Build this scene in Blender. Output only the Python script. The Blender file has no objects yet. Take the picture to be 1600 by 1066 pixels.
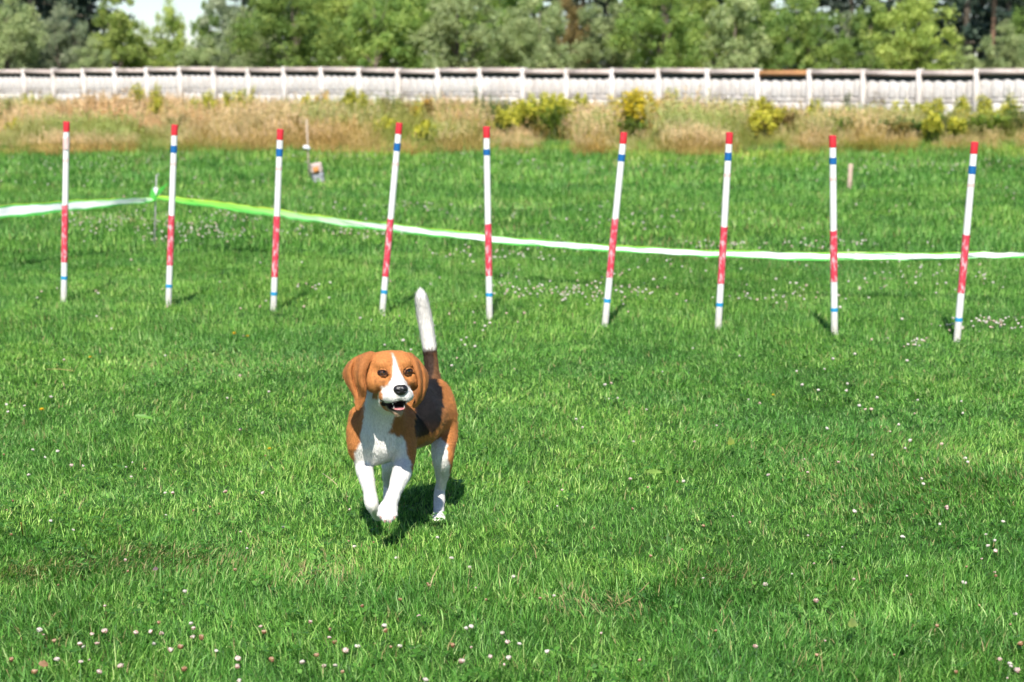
import bpy, bmesh, math, random
import numpy as np
from mathutils import Vector, Matrix

# ------------------------------------------------------------------ camera, sky, sun, exposure
SC = bpy.context.scene
COL = SC.collection
R = math.radians
FPX, CW, CH = 3000.0, 1600.0, 1066.0           # focal length in photo pixels, photo size
CAM_H, HORIZON = 1.40, 95.0
PITCH = math.atan((CH / 2 - HORIZON) / FPX)

cam_d = bpy.data.cameras.new('camera')
cam = bpy.data.objects.new('camera', cam_d)
COL.objects.link(cam)
cam.location = (0, 0, CAM_H)
cam.rotation_euler = (math.pi / 2 - PITCH, 0, 0)
cam_d.sensor_width = 36.0
cam_d.lens = FPX / CW * 36.0
cam_d.clip_start = 0.1
cam_d.clip_end = 3000
cam_d.dof.use_dof = True
cam_d.dof.focus_distance = 5.62
cam_d.dof.aperture_fstop = 5.0
SC.camera = cam

SUN_EL, SUN_AZ = 50.0, 184.0                   # azimuth clockwise from +Y: behind the camera, a little left
world = bpy.data.worlds.new('World')
SC.world = world
world.use_nodes = True
wn = world.node_tree.nodes
sky = wn.new('ShaderNodeTexSky')
sky.sky_type = 'NISHITA'
sky.sun_disc = False
sky.sun_elevation = R(SUN_EL)
sky.sun_rotation = R(SUN_AZ)
sky.air_density = 0.8
sky.dust_density = 0.2
sky.ozone_density = 3.0
world.node_tree.links.new(sky.outputs[0], wn['Background'].inputs[0])
wn['Background'].inputs[1].default_value = 0.088

sun_d = bpy.data.lights.new('sun', 'SUN')
sun_d.energy = 4.9
sun_d.angle = R(0.55)
sun_d.color = (1.0, 0.955, 0.88)
sun = bpy.data.objects.new('sun', sun_d)
COL.objects.link(sun)
to_sun = Vector((math.sin(R(SUN_AZ)) * math.cos(R(SUN_EL)), math.cos(R(SUN_AZ)) * math.cos(R(SUN_EL)), math.sin(R(SUN_EL))))
sun.rotation_euler = to_sun.to_track_quat('Z', 'Y').to_euler()

SC.view_settings.view_transform = 'Standard'
SC.view_settings.look = 'None'
SC.view_settings.exposure = 0.64
SC.view_settings.gamma = 1.0
SC.render.engine = 'CYCLES'
SC.cycles.use_denoising = True
SC.cycles.max_bounces = 3
SC.cycles.diffuse_bounces = 2
SC.cycles.glossy_bounces = 1
SC.cycles.transmission_bounces = 2
SC.cycles.use_light_tree = False
SC.cycles.use_adaptive_sampling = True
SC.cycles.adaptive_threshold = 0.03
SC.cycles.transparent_max_bounces = 4
SC.cycles.caustics_reflective = False
SC.cycles.caustics_refractive = False

# ------------------------------------------------------------------ helpers
rng = np.random.default_rng(7)
random.seed(7)
CP, SP = math.cos(PITCH), math.sin(PITCH)


def at(px, py, Y):
    """World point seen at photo pixel (px, py) at world depth Y."""
    u, v = (px - CW / 2) / FPX, (CH / 2 - py) / FPX
    d = Vector((u, CP + v * SP, -SP + v * CP))
    t = Y / d.y
    return Vector((d.x * t, Y, CAM_H + d.z * t))


def project(P):
    """(N,3) world -> photo pixels."""
    P = np.asarray(P, dtype=float)
    x, y, z = P[:, 0], P[:, 1], P[:, 2] - CAM_H
    dep = y * CP - z * SP
    up = y * SP + z * CP
    return CW / 2 + FPX * x / dep, CH / 2 - FPX * up / dep


def smooth01(t):
    t = np.clip(t, 0, 1)
    return t * t * (3 - 2 * t)


def ground_z(y):
    return -0.55 * float(smooth01(np.array((y - 31) / 16.0)))


def ground_zv(y):
    return -0.55 * smooth01((np.asarray(y) - 31) / 16.0)


def on_ground(px, py):
    """Ground point under a photo pixel (flat field)."""
    u, v = (px - CW / 2) / FPX, (CH / 2 - py) / FPX
    dz = -SP + v * CP
    t = -CAM_H / dz
    return Vector((u * t, (CP + v * SP) * t, 0))


def vnoise(x, y, seed=0):
    x = np.asarray(x, float); y = np.asarray(y, float)
    g = np.random.default_rng(seed).random((64, 64))
    xi = np.floor(x).astype(int); yi = np.floor(y).astype(int)
    fx = x - xi; fy = y - yi
    fx = fx * fx * (3 - 2 * fx); fy = fy * fy * (3 - 2 * fy)
    a = g[xi % 64, yi % 64]; b = g[(xi + 1) % 64, yi % 64]
    c = g[xi % 64, (yi + 1) % 64]; d = g[(xi + 1) % 64, (yi + 1) % 64]
    return (a * (1 - fx) + b * fx) * (1 - fy) + (c * (1 - fx) + d * fx) * fy


def fbm(x, y, seed=0):
    return (vnoise(x, y, seed) + 0.5 * vnoise(x * 2.1, y * 2.1, seed + 1) + 0.25 * vnoise(x * 4.3, y * 4.3, seed + 2)) / 1.75


def mesh_np(name, V, F, attrs=None, smooth=False):
    """V (N,3); F (M,k) array of one polygon size, or a list of such arrays."""
    V = np.ascontiguousarray(V, dtype=np.float32)
    Fs = F if isinstance(F, list) else [F]
    Fs = [np.asarray(f, dtype=np.int32) for f in Fs if len(f)]
    me = bpy.data.meshes.new(name)
    me.vertices.add(len(V))
    me.vertices.foreach_set('co', V.ravel())
    tot = sum(f.size for f in Fs); npoly = sum(len(f) for f in Fs)
    me.loops.add(tot)
    me.loops.foreach_set('vertex_index', np.concatenate([f.ravel() for f in Fs]))
    me.polygons.add(npoly)
    sizes = np.concatenate([np.full(len(f), f.shape[1], np.int32) for f in Fs])
    starts = np.concatenate([[0], np.cumsum(sizes)[:-1]]).astype(np.int32)
    me.polygons.foreach_set('loop_start', starts)
    me.polygons.foreach_set('loop_total', sizes)
    if smooth:
        me.polygons.foreach_set('use_smooth', np.ones(npoly, bool))
    for k, a in (attrs or {}).items():
        a = np.asarray(a, dtype=np.float32)
        if a.ndim == 1:
            at_ = me.attributes.new(k, 'FLOAT', 'POINT'); at_.data.foreach_set('value', a)
        else:
            at_ = me.attributes.new(k, 'FLOAT_COLOR', 'POINT')
            if a.shape[1] == 3:
                a = np.concatenate([a, np.ones((len(a), 1), np.float32)], 1)
            at_.data.foreach_set('color', np.ascontiguousarray(a).ravel())
    me.update(calc_edges=True)
    me.validate()
    return me


def link(name, me, mat=None, parent=None, loc=None, col=COL):
    o = bpy.data.objects.new(name, me)
    if mat is not None and me is not None and len(me.materials) == 0:
        me.materials.append(mat)
    col.objects.link(o)
    if loc is not None:
        o.location = loc
    if parent is not None:
        o.parent = parent
    return o


def tag(o, label=None, cat=None, group=None, kind=None):
    if label: o['label'] = label
    if cat: o['category'] = cat
    if group: o['group'] = group
    if kind: o['kind'] = kind
    return o


def empty(name, loc=(0, 0, 0), rz=0.0):
    o = bpy.data.objects.new(name, None)
    o.empty_display_size = 0.1
    COL.objects.link(o)
    o.location = loc
    o.rotation_euler = (0, 0, rz)
    return o


class MB:
    """Collects vertices and polygons for one mesh."""
    def __init__(self):
        self.v = []; self.f = {}; self.a = []

    def add(self, V, F, a=0.0):
        n = len(self.v)
        self.v.extend([tuple(p) for p in V])
        self.a.extend([a] * len(V))
        for f in F:
            self.f.setdefault(len(f), []).append([i + n for i in f])

    def box(self, x0, x1, y0, y1, z0, z1, a=0.0):
        V = [(x0, y0, z0), (x1, y0, z0), (x1, y1, z0), (x0, y1, z0), (x0, y0, z1), (x1, y0, z1), (x1, y1, z1), (x0, y1, z1)]
        self.add(V, [(0, 3, 2, 1), (4, 5, 6, 7), (0, 1, 5, 4), (1, 2, 6, 5), (2, 3, 7, 6), (3, 0, 4, 7)], a)

    def tube(self, pts, radii, n=8, cap=True, a=0.0):
        pts = [Vector(p) for p in pts]
        rings = []
        V = []
        for i, p in enumerate(pts):
            t = (pts[min(i + 1, len(pts) - 1)] - pts[max(i - 1, 0)]).normalized()
            ref = Vector((1, 0, 0)) if abs(t.x) < 0.8 else Vector((0, 1, 0))
            s = t.cross(ref).normalized(); w = t.cross(s)
            for k in range(n):
                an = 2 * math.pi * k / n
                V.append(p + (s * math.cos(an) + w * math.sin(an)) * radii[i])
        F = []
        for i in range(len(pts) - 1):
            for k in range(n):
                k2 = (k + 1) % n
                F.append((i * n + k, i * n + k2, (i + 1) * n + k2, (i + 1) * n + k))
        if cap:
            F.append(tuple(range(n))[::-1]); F.append(tuple((len(pts) - 1) * n + k for k in range(n)))
        self.add(V, F, a)

    def mesh(self, name, smooth=False):
        return mesh_np(name, np.array(self.v), [np.array(f) for f in self.f.values()], {'v': np.array(self.a)}, smooth)


# ------------------------------------------------------------------ materials
class NT:
    def __init__(self, name):
        self.m = bpy.data.materials.new(name); self.m.use_nodes = True
        self.t = self.m.node_tree; self.n = self.t.nodes
        self.bsdf = self.n['Principled BSDF']; self.out = self.n['Material Output']

    def new(self, typ, **kw):
        nd = self.n.new(typ)
        for k, v in kw.items():
            setattr(nd, k, v)
        return nd

    def ln(self, a, b):
        self.t.links.new(a, b)

    def noise(self, scale, detail=3, rough=0.55, vec=None, dim='3D'):
        nd = self.new('ShaderNodeTexNoise'); nd.inputs['Scale'].default_value = scale
        nd.inputs['Detail'].default_value = detail; nd.inputs['Roughness'].default_value = rough
        if vec is not None: self.ln(vec, nd.inputs['Vector'])
        return nd.outputs['Fac']

    def ramp(self, fac, stops):
        nd = self.new('ShaderNodeValToRGB')
        el = nd.color_ramp.elements
        while len(el) < len(stops): el.new(0.5)
        for e, (p, c) in zip(el, stops):
            e.position = p; e.color = (*c, 1) if len(c) == 3 else c
        self.ln(fac, nd.inputs[0])
        return nd.outputs['Color']

    def mix(self, fac, a, b, blend='MIX'):
        nd = self.new('ShaderNodeMix', data_type='RGBA', blend_type=blend)
        for sock, val in ((nd.inputs[0], fac), (nd.inputs[6], a), (nd.inputs[7], b)):
            if isinstance(val, (int, float)): sock.default_value = val
            elif isinstance(val, tuple): sock.default_value = (*val, 1)
            else: self.ln(val, sock)
        return nd.outputs[2]

    def math(self, op, a, b=0.0, clamp=False):
        nd = self.new('ShaderNodeMath', operation=op, use_clamp=clamp)
        for i, val in enumerate((a, b)):
            if isinstance(val, (int, float)): nd.inputs[i].default_value = val
            else: self.ln(val, nd.inputs[i])
        return nd.outputs[0]

    def attr(self, name):
        nd = self.new('ShaderNodeAttribute', attribute_name=name)
        return nd

    def pos(self):
        return self.new('ShaderNodeNewGeometry').outputs['Position']

    def obj(self):
        return self.new('ShaderNodeTexCoord').outputs['Object']

    def rand(self):
        return self.new('ShaderNodeObjectInfo').outputs['Random']

    def bump(self, height, strength=0.3, dist=0.01):
        nd = self.new('ShaderNodeBump'); nd.inputs['Strength'].default_value = strength
        nd.inputs['Distance'].default_value = dist
        self.ln(height, nd.inputs['Height']); self.ln(nd.outputs[0], self.bsdf.inputs['Normal'])

    def base(self, c, rough=0.7, spec=0.4):
        if isinstance(c, tuple): self.bsdf.inputs['Base Color'].default_value = (*c, 1)
        else: self.ln(c, self.bsdf.inputs['Base Color'])
        self.bsdf.inputs['Roughness'].default_value = rough
        self.bsdf.inputs['Specular IOR Level'].default_value = spec

    def leafy(self, colour, trans=0.3, tint=(1.0, 1.0, 0.55)):
        """principled + translucent for thin leaves"""
        tr = self.new('ShaderNodeBsdfTranslucent')
        self.ln(self.mix(1.0, colour, tint, 'MULTIPLY'), tr.inputs[0])
        mx = self.new('ShaderNodeMixShader'); mx.inputs[0].default_value = trans
        self.ln(self.bsdf.outputs[0], mx.inputs[1]); self.ln(tr.outputs[0], mx.inputs[2])
        self.ln(mx.outputs[0], self.out.inputs[0])


def m_plain(name, c, rough=0.6, spec=0.4, var=0.18, scale=30.0, bump=0.0):
    t = NT(name)
    n = t.noise(scale, 4, 0.6, t.obj())
    dark = tuple(x * (1 - var) for x in c); light = tuple(min(1, x * (1 + var)) for x in c)
    t.base(t.ramp(n, [(0.3, dark), (0.7, light)]), rough, spec)
    if bump: t.bump(n, bump, 0.01)
    return t.m


def m_leaf(name, c1, c2, c3, trans=0.3, rough=0.55, wscale=0.35, objvar=0.35):
    """leaf colour from the leaf's own random value, the plant's random value and slow variation in place"""
    t = NT(name)
    c = t.ramp(t.attr('v').outputs['Fac'], [(0.0, c1), (0.55, c2), (1.0, c3)])
    k = t.math('ADD', t.math('MULTIPLY', t.rand(), objvar), 1 - objvar / 2)
    c = t.mix(1.0, c, t.new_rgb(k) if hasattr(t, 'new_rgb') else k, 'MULTIPLY')
    t.base(c, rough, 0.3)
    t.leafy(c, trans)
    return t.m


def m_ground():
    t = NT('field_soil')
    p = t.pos()
    sep = t.new('ShaderNodeSeparateXYZ'); t.ln(p, sep.inputs[0])
    lawn = t.ramp(t.noise(6, 5, 0.65, p), [(0.3, (0.022, 0.060, 0.012)), (0.6, (0.045, 0.11, 0.022)), (0.8, (0.12, 0.13, 0.05))])
    dry = t.ramp(t.noise(2, 5, 0.65, p), [(0.3, (0.11, 0.095, 0.035)), (0.7, (0.24, 0.19, 0.09))])
    far = t.ramp(t.noise(0.1, 5, 0.65, p), [(0.3, (0.03, 0.06, 0.015)), (0.7, (0.06, 0.09, 0.03))])
    f1 = t.math('MULTIPLY', t.math('SUBTRACT', sep.outputs[1], 29.5), 0.7, True)
    f2 = t.math('MULTIPLY', t.math('SUBTRACT', sep.outputs[1], 74), 0.2, True)
    t.base(t.mix(f2, t.mix(f1, lawn, dry), far), 0.95, 0.1)
    t.bump(t.noise(40, 4, 0.6, p), 0.5, 0.02)
    return t.m


# ------------------------------------------------------------------ ground
ys = np.concatenate([np.linspace(-12, 30, 43), np.linspace(31, 52, 43), np.linspace(54, 140, 30), np.linspace(160, 1800, 18)])
xs = np.concatenate([np.linspace(-1200, -60, 14), np.linspace(-50, 50, 41), np.linspace(60, 1200, 14)])
XX, YY = np.meshgrid(xs, ys)
ZZ = ground_zv(YY)
V = np.stack([XX.ravel(), YY.ravel(), ZZ.ravel()], 1)
nx = len(xs); ii, jj = np.meshgrid(np.arange(nx - 1), np.arange(len(ys) - 1))
b0 = (jj * nx + ii).ravel()
ground = link('ground', mesh_np('ground', V, np.stack([b0, b0 + 1, b0 + nx + 1, b0 + nx], 1), smooth=True), m_ground())
tag(ground, 'flat field ground under the mown lawn and weeds', kind='structure')


# ------------------------------------------------------------------ geometry-node scatter for what nobody could count
def euler_from(tx, ty, yaw):
    """world tilt (tx about X, ty about Y) applied after a yaw; returns XYZ euler angles"""
    cx, sx, cy, sy, cz, sz = np.cos(tx), np.sin(tx), np.cos(ty), np.sin(ty), np.cos(yaw), np.sin(yaw)
    # T = Ry*Rx ; R = T*Rz
    T = np.array([[cy, sy * sx, sy * cx], [np.zeros_like(cx), cx, -sx], [-sy, cy * sx, cy * cx]])
    Z = np.array([[cz, -sz, np.zeros_like(cz)], [sz, cz, np.zeros_like(cz)], [np.zeros_like(cz), np.zeros_like(cz), np.ones_like(cz)]])
    M = np.einsum('ijn,jkn->ikn', T, Z)
    return np.stack([np.arctan2(M[2, 1], M[2, 2]), -np.arcsin(np.clip(M[2, 0], -1, 1)), np.arctan2(M[1, 0], M[0, 0])], 1)


def scatter(name, P, rot, scl, idx, sources, label, cat=None, tint=None):
    me = bpy.data.meshes.new(name)
    me.vertices.add(len(P)); me.vertices.foreach_set('co', np.ascontiguousarray(P, np.float32).ravel())
    a = me.attributes.new('rot', 'FLOAT_VECTOR', 'POINT'); a.data.foreach_set('vector', np.ascontiguousarray(rot, np.float32).ravel())
    a = me.attributes.new('scl', 'FLOAT_VECTOR', 'POINT'); a.data.foreach_set('vector', np.ascontiguousarray(scl, np.float32).ravel())
    a = me.attributes.new('idx', 'INT', 'POINT'); a.data.foreach_set('value', np.ascontiguousarray(idx, np.int32))
    if tint is not None:
        a = me.attributes.new('tint', 'FLOAT_VECTOR', 'POINT'); a.data.foreach_set('vector', np.ascontiguousarray(tint, np.float32).ravel())
    o = link(name, me)
    src = bpy.data.collections.new(name + '_source')
    for i, m in enumerate(sources):
        so = bpy.data.objects.new('%s_%02d' % (name, i), m); src.objects.link(so)
    g = bpy.data.node_groups.new(name, 'GeometryNodeTree')
    g.interface.new_socket('Geometry', in_out='INPUT', socket_type='NodeSocketGeometry')
    g.interface.new_socket('Geometry', in_out='OUTPUT', socket_type='NodeSocketGeometry')
    n, l = g.nodes, g.links
    gi, go = n.new('NodeGroupInput'), n.new('NodeGroupOutput')
    ci = n.new('GeometryNodeCollectionInfo'); ci.inputs[0].default_value = src
    ci.inputs['Separate Children'].default_value = True; ci.inputs['Reset Children'].default_value = True
    ip = n.new('GeometryNodeInstanceOnPoints'); ip.inputs['Pick Instance'].default_value = True

    def na(nm, typ):
        d = n.new('GeometryNodeInputNamedAttribute'); d.data_type = typ; d.inputs['Name'].default_value = nm
        return d.outputs[0]
    er = n.new('FunctionNodeEulerToRotation')
    l.new(na('rot', 'FLOAT_VECTOR'), er.inputs[0])
    l.new(gi.outputs[0], ip.inputs['Points']); l.new(ci.outputs[0], ip.inputs['Instance'])
    l.new(na('idx', 'INT'), ip.inputs['Instance Index']); l.new(er.outputs[0], ip.inputs['Rotation'])
    l.new(na('scl', 'FLOAT_VECTOR'), ip.inputs['Scale']); l.new(ip.outputs[0], go.inputs[0])
    md = o.modifiers.new('scatter', 'NODES'); md.node_group = g
    return tag(o, label, cat, kind='stuff')


# ------------------------------------------------------------------ lawn: single blades
def m_grass():
    t = NT('lawn_blade')
    c = t.attr('col').outputs['Color']
    t.base(c, 0.5, 0.32)
    t.leafy(c, 0.32, (1.1, 1.15, 0.5))
    return t.m


MG = m_grass()


def lerp3(f, a, b):
    return np.array(a)[None] * (1 - f[:, None]) + np.array(b)[None] * f[:, None]


WORN = [(250, 878, 150, 24), (120, 885, 60, 22), (930, 950, 70, 18), (1120, 905, 60, 16), (40, 900, 50, 16), (500, 905, 70, 16)]


def worn_at(x, y):
    w = np.zeros(len(x))
    for (wx, wy, rx, ry) in WORN:
        c = on_ground(wx, wy); sx = rx * c.y / FPX; sy = ry * c.y * c.y / (FPX * CAM_H)
        w = np.maximum(w, np.exp(-(((x - c.x) / sx) ** 2 + ((y - c.y) / sy) ** 2)))
    return np.maximum(w, 0.25 * smooth01((fbm(x * .8 + 9, y * .8, 23) - .62) / .1))


RAMP_P = np.array([0.0, 0.25, 0.60, 0.88, 1.0])
RAMP_C = np.array([(0.032, 0.122, 0.017), (0.082, 0.244, 0.034), (0.190, 0.418, 0.078), (0.365, 0.570, 0.165), (0.560, 0.690, 0.300)])
lawnV, lawnQ, lawnT, lawnC = [], [], [], []
lawn_n = 0


def lawn_band(y0, y1, dens, segs, lmin, lmax, wid, half):
    """one depth band of single grass blades; dens in blades per square metre"""
    global lawn_n
    hx = half(y1); N = int(dens * 2 * hx * (y1 - y0))
    per = 9
    cx = rng.uniform(-hx, hx, N // per); cy = rng.uniform(y0, y1, N // per)
    k = np.abs(cx) < half(cy); cx, cy = cx[k], cy[k]
    ctint = rng.uniform(0.74, 1.26, len(cx)); clen = rng.uniform(0.7, 1.3, len(cx)); cyaw = rng.random(len(cx)) * 6.283
    spread = 0.022 * math.sqrt(9000 / dens)
    x = np.repeat(cx, per) + rng.normal(0, spread, len(cx) * per); y = np.repeat(cy, per) + rng.normal(0, spread, len(cx) * per)
    ctint, clen, cyaw = np.repeat(ctint, per), np.repeat(clen, per), np.repeat(cyaw, per)
    N = len(x)
    worn = worn_at(x, y)
    keep = rng.random(N) > worn * 0.15
    x, y, ctint, clen, cyaw, worn = [q[keep] for q in (x, y, ctint, clen, cyaw, worn)]
    N = len(x)
    hgt = fbm(x * 1.6, y * 1.6, 11)
    edge = smooth01((y - 25 + 3 * fbm(x * .3, y * .3, 5)) / 5.0)
    L = rng.uniform(lmin, lmax, N) * clen * (0.78 + 0.44 * hgt) * (1 + 0.55 * edge) * (1 - 0.3 * worn)
    L *= np.where(rng.random(N) < 0.03, 1.7, 1.0)
    pw = on_ground(684, 816); L *= np.where(((x - pw.x) / .045) ** 2 + ((y - pw.y + .05) / .10) ** 2 < 1, .6, 1.0)
    # every clump leans its own way on top of slowly changing mown directions
    fa = fbm(x * 0.75, y * 0.75, 41) * 14.0
    fm = 0.04 + 0.5 * np.clip(fbm(x * 1.3 + 7, y * 1.3, 43) - 0.3, 0, 1) + 0.8 * worn
    own = rng.random(N) * 6.283; om = np.abs(rng.normal(0, 0.85, N))
    lx = np.cos(fa) * fm + np.cos(cyaw) * 0.22 + np.cos(own) * om
    ly = np.sin(fa) * fm + np.sin(cyaw) * 0.22 + np.sin(own) * om
    lean0 = np.sqrt(lx * lx + ly * ly) + 1e-6
    dx, dy = lx / lean0, ly / lean0
    curl = np.abs(rng.normal(0.35, 0.4, N)) + 0.5 * lean0
    ang = np.clip(lean0 * 0.8, 0, 1.35)
    f = np.arctan2(dy, dx) + math.pi / 2 + rng.normal(0, 0.7, N)
    sx, sy = np.cos(f), np.sin(f)
    W = rng.uniform(0.7, 1.3, N) * wid / 2
    px, py, pz = x.copy(), y.copy(), ground_zv(y) - 0.006 + worn * rng.uniform(.006, .022, N)
    prof = {3: (0.75, 1.0, 0.78), 2: (0.9, 0.85), 1: (1.0,)}[segs]
    cols = []
    for sg in range(segs + 1):
        if sg < segs:
            w = W * prof[sg]
            cols += [np.stack([px - sx * w, py - sy * w, pz], 1), np.stack([px + sx * w, py + sy * w, pz], 1)]
        else:
            cols.append(np.stack([px, py, pz], 1))
        st = L / segs
        px = px + dx * np.sin(ang) * st; py = py + dy * np.sin(ang) * st; pz = pz + np.cos(ang) * st
        ang = np.clip(ang + curl / segs * 1.3, 0, 1.9)
    m = 2 * segs + 1
    Vb = np.stack(cols, 1).reshape(-1, 3)
    base = lawn_n + np.arange(N) * m
    for sg in range(segs - 1):
        k = base + 2 * sg; lawnQ.append(np.stack([k, k + 1, k + 3, k + 2], 1))
    k = base + 2 * (segs - 1); lawnT.append(np.stack([k, k + 1, k + 2], 1))
    # colour of each blade: green by chance, clump and place; some dry straw
    v = np.clip(rng.beta(1.3, 1.7, N) * 0.98 + 0.18 * (fbm(x * 2.2, y * 2.2, 71) - 0.4), 0, 1)
    c = np.stack([np.interp(v, RAMP_P, RAMP_C[:, i]) for i in range(3)], 1)
    big = smooth01((fbm(x * 0.9, y * 0.9, 61) - 0.28) / 0.44); mid = smooth01((fbm(x * 3.3, y * 3.3, 63) - 0.28) / 0.44)
    c *= lerp3(big, (0.82, 0.89, 0.88), (1.16, 1.08, 1.06)) * lerp3(mid, (0.80, 0.87, 0.86), (1.20, 1.12, 1.06)) * ctint[:, None]
    yel = smooth01((fbm(x * .5, y * .5 + 3, 77) - .5) / .2) * edge
    c *= lerp3(yel, (1, 1, 1), (1.75, 1.25, 1.1))
    straw = rng.random(N) < (0.012 + 0.34 * worn + 0.03 * (vnoise(x * 6, y * 6, 81) > 0.72))
    c = np.where(straw[:, None], np.array((0.42, 0.35, 0.16))[None] * rng.uniform(0.6, 1.15, (N, 1)), c)
    lawnC.append(np.repeat(c, m, 0)); lawnV.append(Vb); lawn_n += len(Vb)


inside = lambda y: 0.27 * y + 0.80
lawn_band(3.9, 5.2, 25000, 2, 0.018, 0.056, 0.0028, inside)
lawn_band(5.2, 7.2, 21000, 2, 0.014, 0.042, 0.0031, inside)
lawn_band(7.2, 9.5, 14000, 2, 0.014, 0.042, 0.0038, inside)
lawn_band(9.5, 14.0, 8000, 1, 0.020, 0.050, 0.0056, inside)
lawn_band(14.0, 21.0, 1600, 1, 0.035, 0.08, 0.011, inside)
lawn_band(21.0, 33.0, 700, 1, 0.045, 0.10, 0.017, lambda y: 0.32 * y)
me = mesh_np('lawn_grass', np.concatenate(lawnV), [np.concatenate(lawnQ), np.concatenate(lawnT)], {'col': np.concatenate(lawnC)})
print('LAWN polys', len(me.polygons), 'verts', len(me.vertices))
tag(link('lawn_grass', me, MG), 'short green mown grass covering the whole field', kind='stuff')



def clover_leaves(seed):
    r = np.random.default_rng(seed); mb = MB()
    for i in range(4):
        x, y = r.uniform(-.04, .04, 2); h = r.uniform(.016, .034); rr = r.uniform(.005, .0075); a0 = r.random() * 6.28
        for k in range(3):
            an = a0 + k * 2.094; c, s = math.cos(an), math.sin(an); tilt = r.uniform(-.2, .6)
            pts = []
            for (q, w) in ((0.1, 0), (0.7, .62), (1.35, .8), (1.9, .45), (1.75, 0), (1.9, -.45), (1.35, -.8), (.7, -.62)):
                pts.append((x + rr * (q * c - w * s), y + rr * (q * s + w * c), h + tilt * rr * q + .25 * rr * abs(w)))
            mb.add(pts, [tuple(range(8))], r.random())
    return mb.mesh('clover_leaf')


tl = NT('clover_leaf'); cc = tl.ramp(tl.attr('v').outputs['Fac'], [(0, (.045, .14, .018)), (.6, (.09, .25, .032)), (1, (.17, .36, .07))])
tl.base(cc, .45, .4); tl.leafy(cc, .3, (1.1, 1.15, .5))
cls = [clover_leaves(300 + i) for i in range(4)]
for m_ in cls: m_.materials.append(tl.m)
rng = np.random.default_rng(33)
N = 16000
y = 3.9 + 7.5 * rng.random(N); x = rng.uniform(-.31, .31, N) * y
k = rng.random(N) < .03 + .05 * smooth01((fbm(x * 1.4 + 30, y * 1.2, 31) - .5) / .12)
x, y = x[k], y[k]; N = len(x)
scatter('clover_leaves', np.stack([x, y, np.zeros(N)], 1), euler_from(rng.normal(0, .15, N), rng.normal(0, .15, N), rng.random(N) * 6.28), np.repeat(rng.uniform(.8, 1.3, (N, 1)), 3, 1), rng.integers(0, 4, N), cls,
        'round green clover leaves among the lawn grass')

# ------------------------------------------------------------------ concrete fence across the back
def m_concrete(name, c, dirt=(0.32, 0.27, 0.23), amount=0.5):
    t = NT(name)
    p = t.pos()
    n1 = t.noise(1.2, 5, 0.65, p); n2 = t.noise(9, 5, 0.7, p)
    col = t.mix(t.ramp(n1, [(0.42, (0, 0, 0)), (0.72, (amount,) * 3)]), c, dirt)
    col = t.mix(1.0, col, t.ramp(n2, [(0.3, (0.86, 0.86, 0.86)), (0.7, (1.08, 1.07, 1.05))]), 'MULTIPLY')
    t.base(col, 0.9, 0.2)
    t.bump(n2, 0.4, 0.02)
    return t.m


MC_WALL = m_concrete('whitewashed_concrete', (0.66, 0.63, 0.60), (0.44, 0.38, 0.33), .7)
MC_PICK = m_concrete('concrete_relief', (0.66, 0.64, 0.62), (0.50, 0.46, 0.43), 0.6)
MC_COPE = m_concrete('weathered_coping', (0.62, 0.54, 0.50), (0.34, 0.27, 0.23), 0.7)
MC_RUST = m_concrete('orange_stained_coping', (0.50, 0.27, 0.12), (0.30, 0.15, 0.08), 0.7)
MC_GAP = m_plain('painted_gap_shade', (0.065, 0.090, 0.088), 0.9, 0.1)  # shade of the gap under the coping, put into a dark colour

F0 = at(283, 103, 69.0); F18 = at(1529, 108, 52.0)
FX0, FX18 = Vector((F0.x, 69.0, 0)), Vector((F18.x, 52.0, 0))
FDIR = (FX18 - FX0).normalized(); FSTEP = (FX18 - FX0).length / 18
FANG = math.atan2(FDIR.y, FDIR.x)
fence = empty('concrete_fence', FX0)
fence.rotation_euler.z = FANG
tag(fence, 'long whitewashed concrete panel fence behind the weeds at the back of the field', 'fence')


def arch_mesh(w, h, d, name):
    """relief stave with a rounded head, swelling towards the viewer (-Y)"""
    n = 6; outline = [(-w / 2, 0), (w / 2, 0)]
    for k in range(n + 1):
        an = math.pi * k / n
        outline.append((w / 2 * math.cos(an), h - w * 0.42 + w * 0.42 * math.sin(an)))
    mb = MB(); m = len(outline); cx, cz = 0, h * 0.5
    V = [(x, 0, z) for x, z in outline] + [(x * 0.84, -d * 0.75, cz + (z - cz) * 0.93) for x, z in outline] + [(x * 0.35, -d, cz + (z - cz) * 0.8) for x, z in outline]
    F = []
    for L in range(2):
        for k in range(m):
            k2 = (k + 1) % m
            F.append((L * m + k, L * m + k2, (L + 1) * m + k2, (L + 1) * m + k))
    F.append(tuple(2 * m + k for k in range(m)))
    mb.add(V, F)
    return mb.mesh(name)


PW = FSTEP - 0.115
stave_hi = arch_mesh(PW / 5 - 0.035, 0.50, 0.04, 'stave'); stave_lo = arch_mesh(PW / 5 - 0.035, 0.72, 0.04, 'stave')
for m_ in (stave_hi, stave_lo): m_.materials.append(MC_PICK)
mb = MB(); mb.box(-PW / 2, PW / 2, 0.0, 0.07, 0.0, 1.46); slab_me = mb.mesh('panel'); slab_me.materials.append(MC_WALL)
mb = MB(); mb.box(-PW / 2 - .02, PW / 2 + .02, -0.13, 0.10, 1.61, 1.73)
mb.box(-PW / 2 - .02, PW / 2 + .02, -0.11, 0.06, 1.73, 1.765); cope_me = mb.mesh('coping')
mb = MB(); mb.box(-PW / 2, PW / 2, 0.02, 0.06, 1.462, 1.608); gap_me = mb.mesh('gap_shade_strip'); gap_me.materials.append(MC_GAP)  # strip added to carry the painted shade below the coping
mb = MB(); mb.box(-PW / 2, PW / 2, -0.03, -0.003, 0.90, 0.945); ledge_me = mb.mesh('ledge'); ledge_me.materials.append(MC_WALL)
mb = MB()
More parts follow.
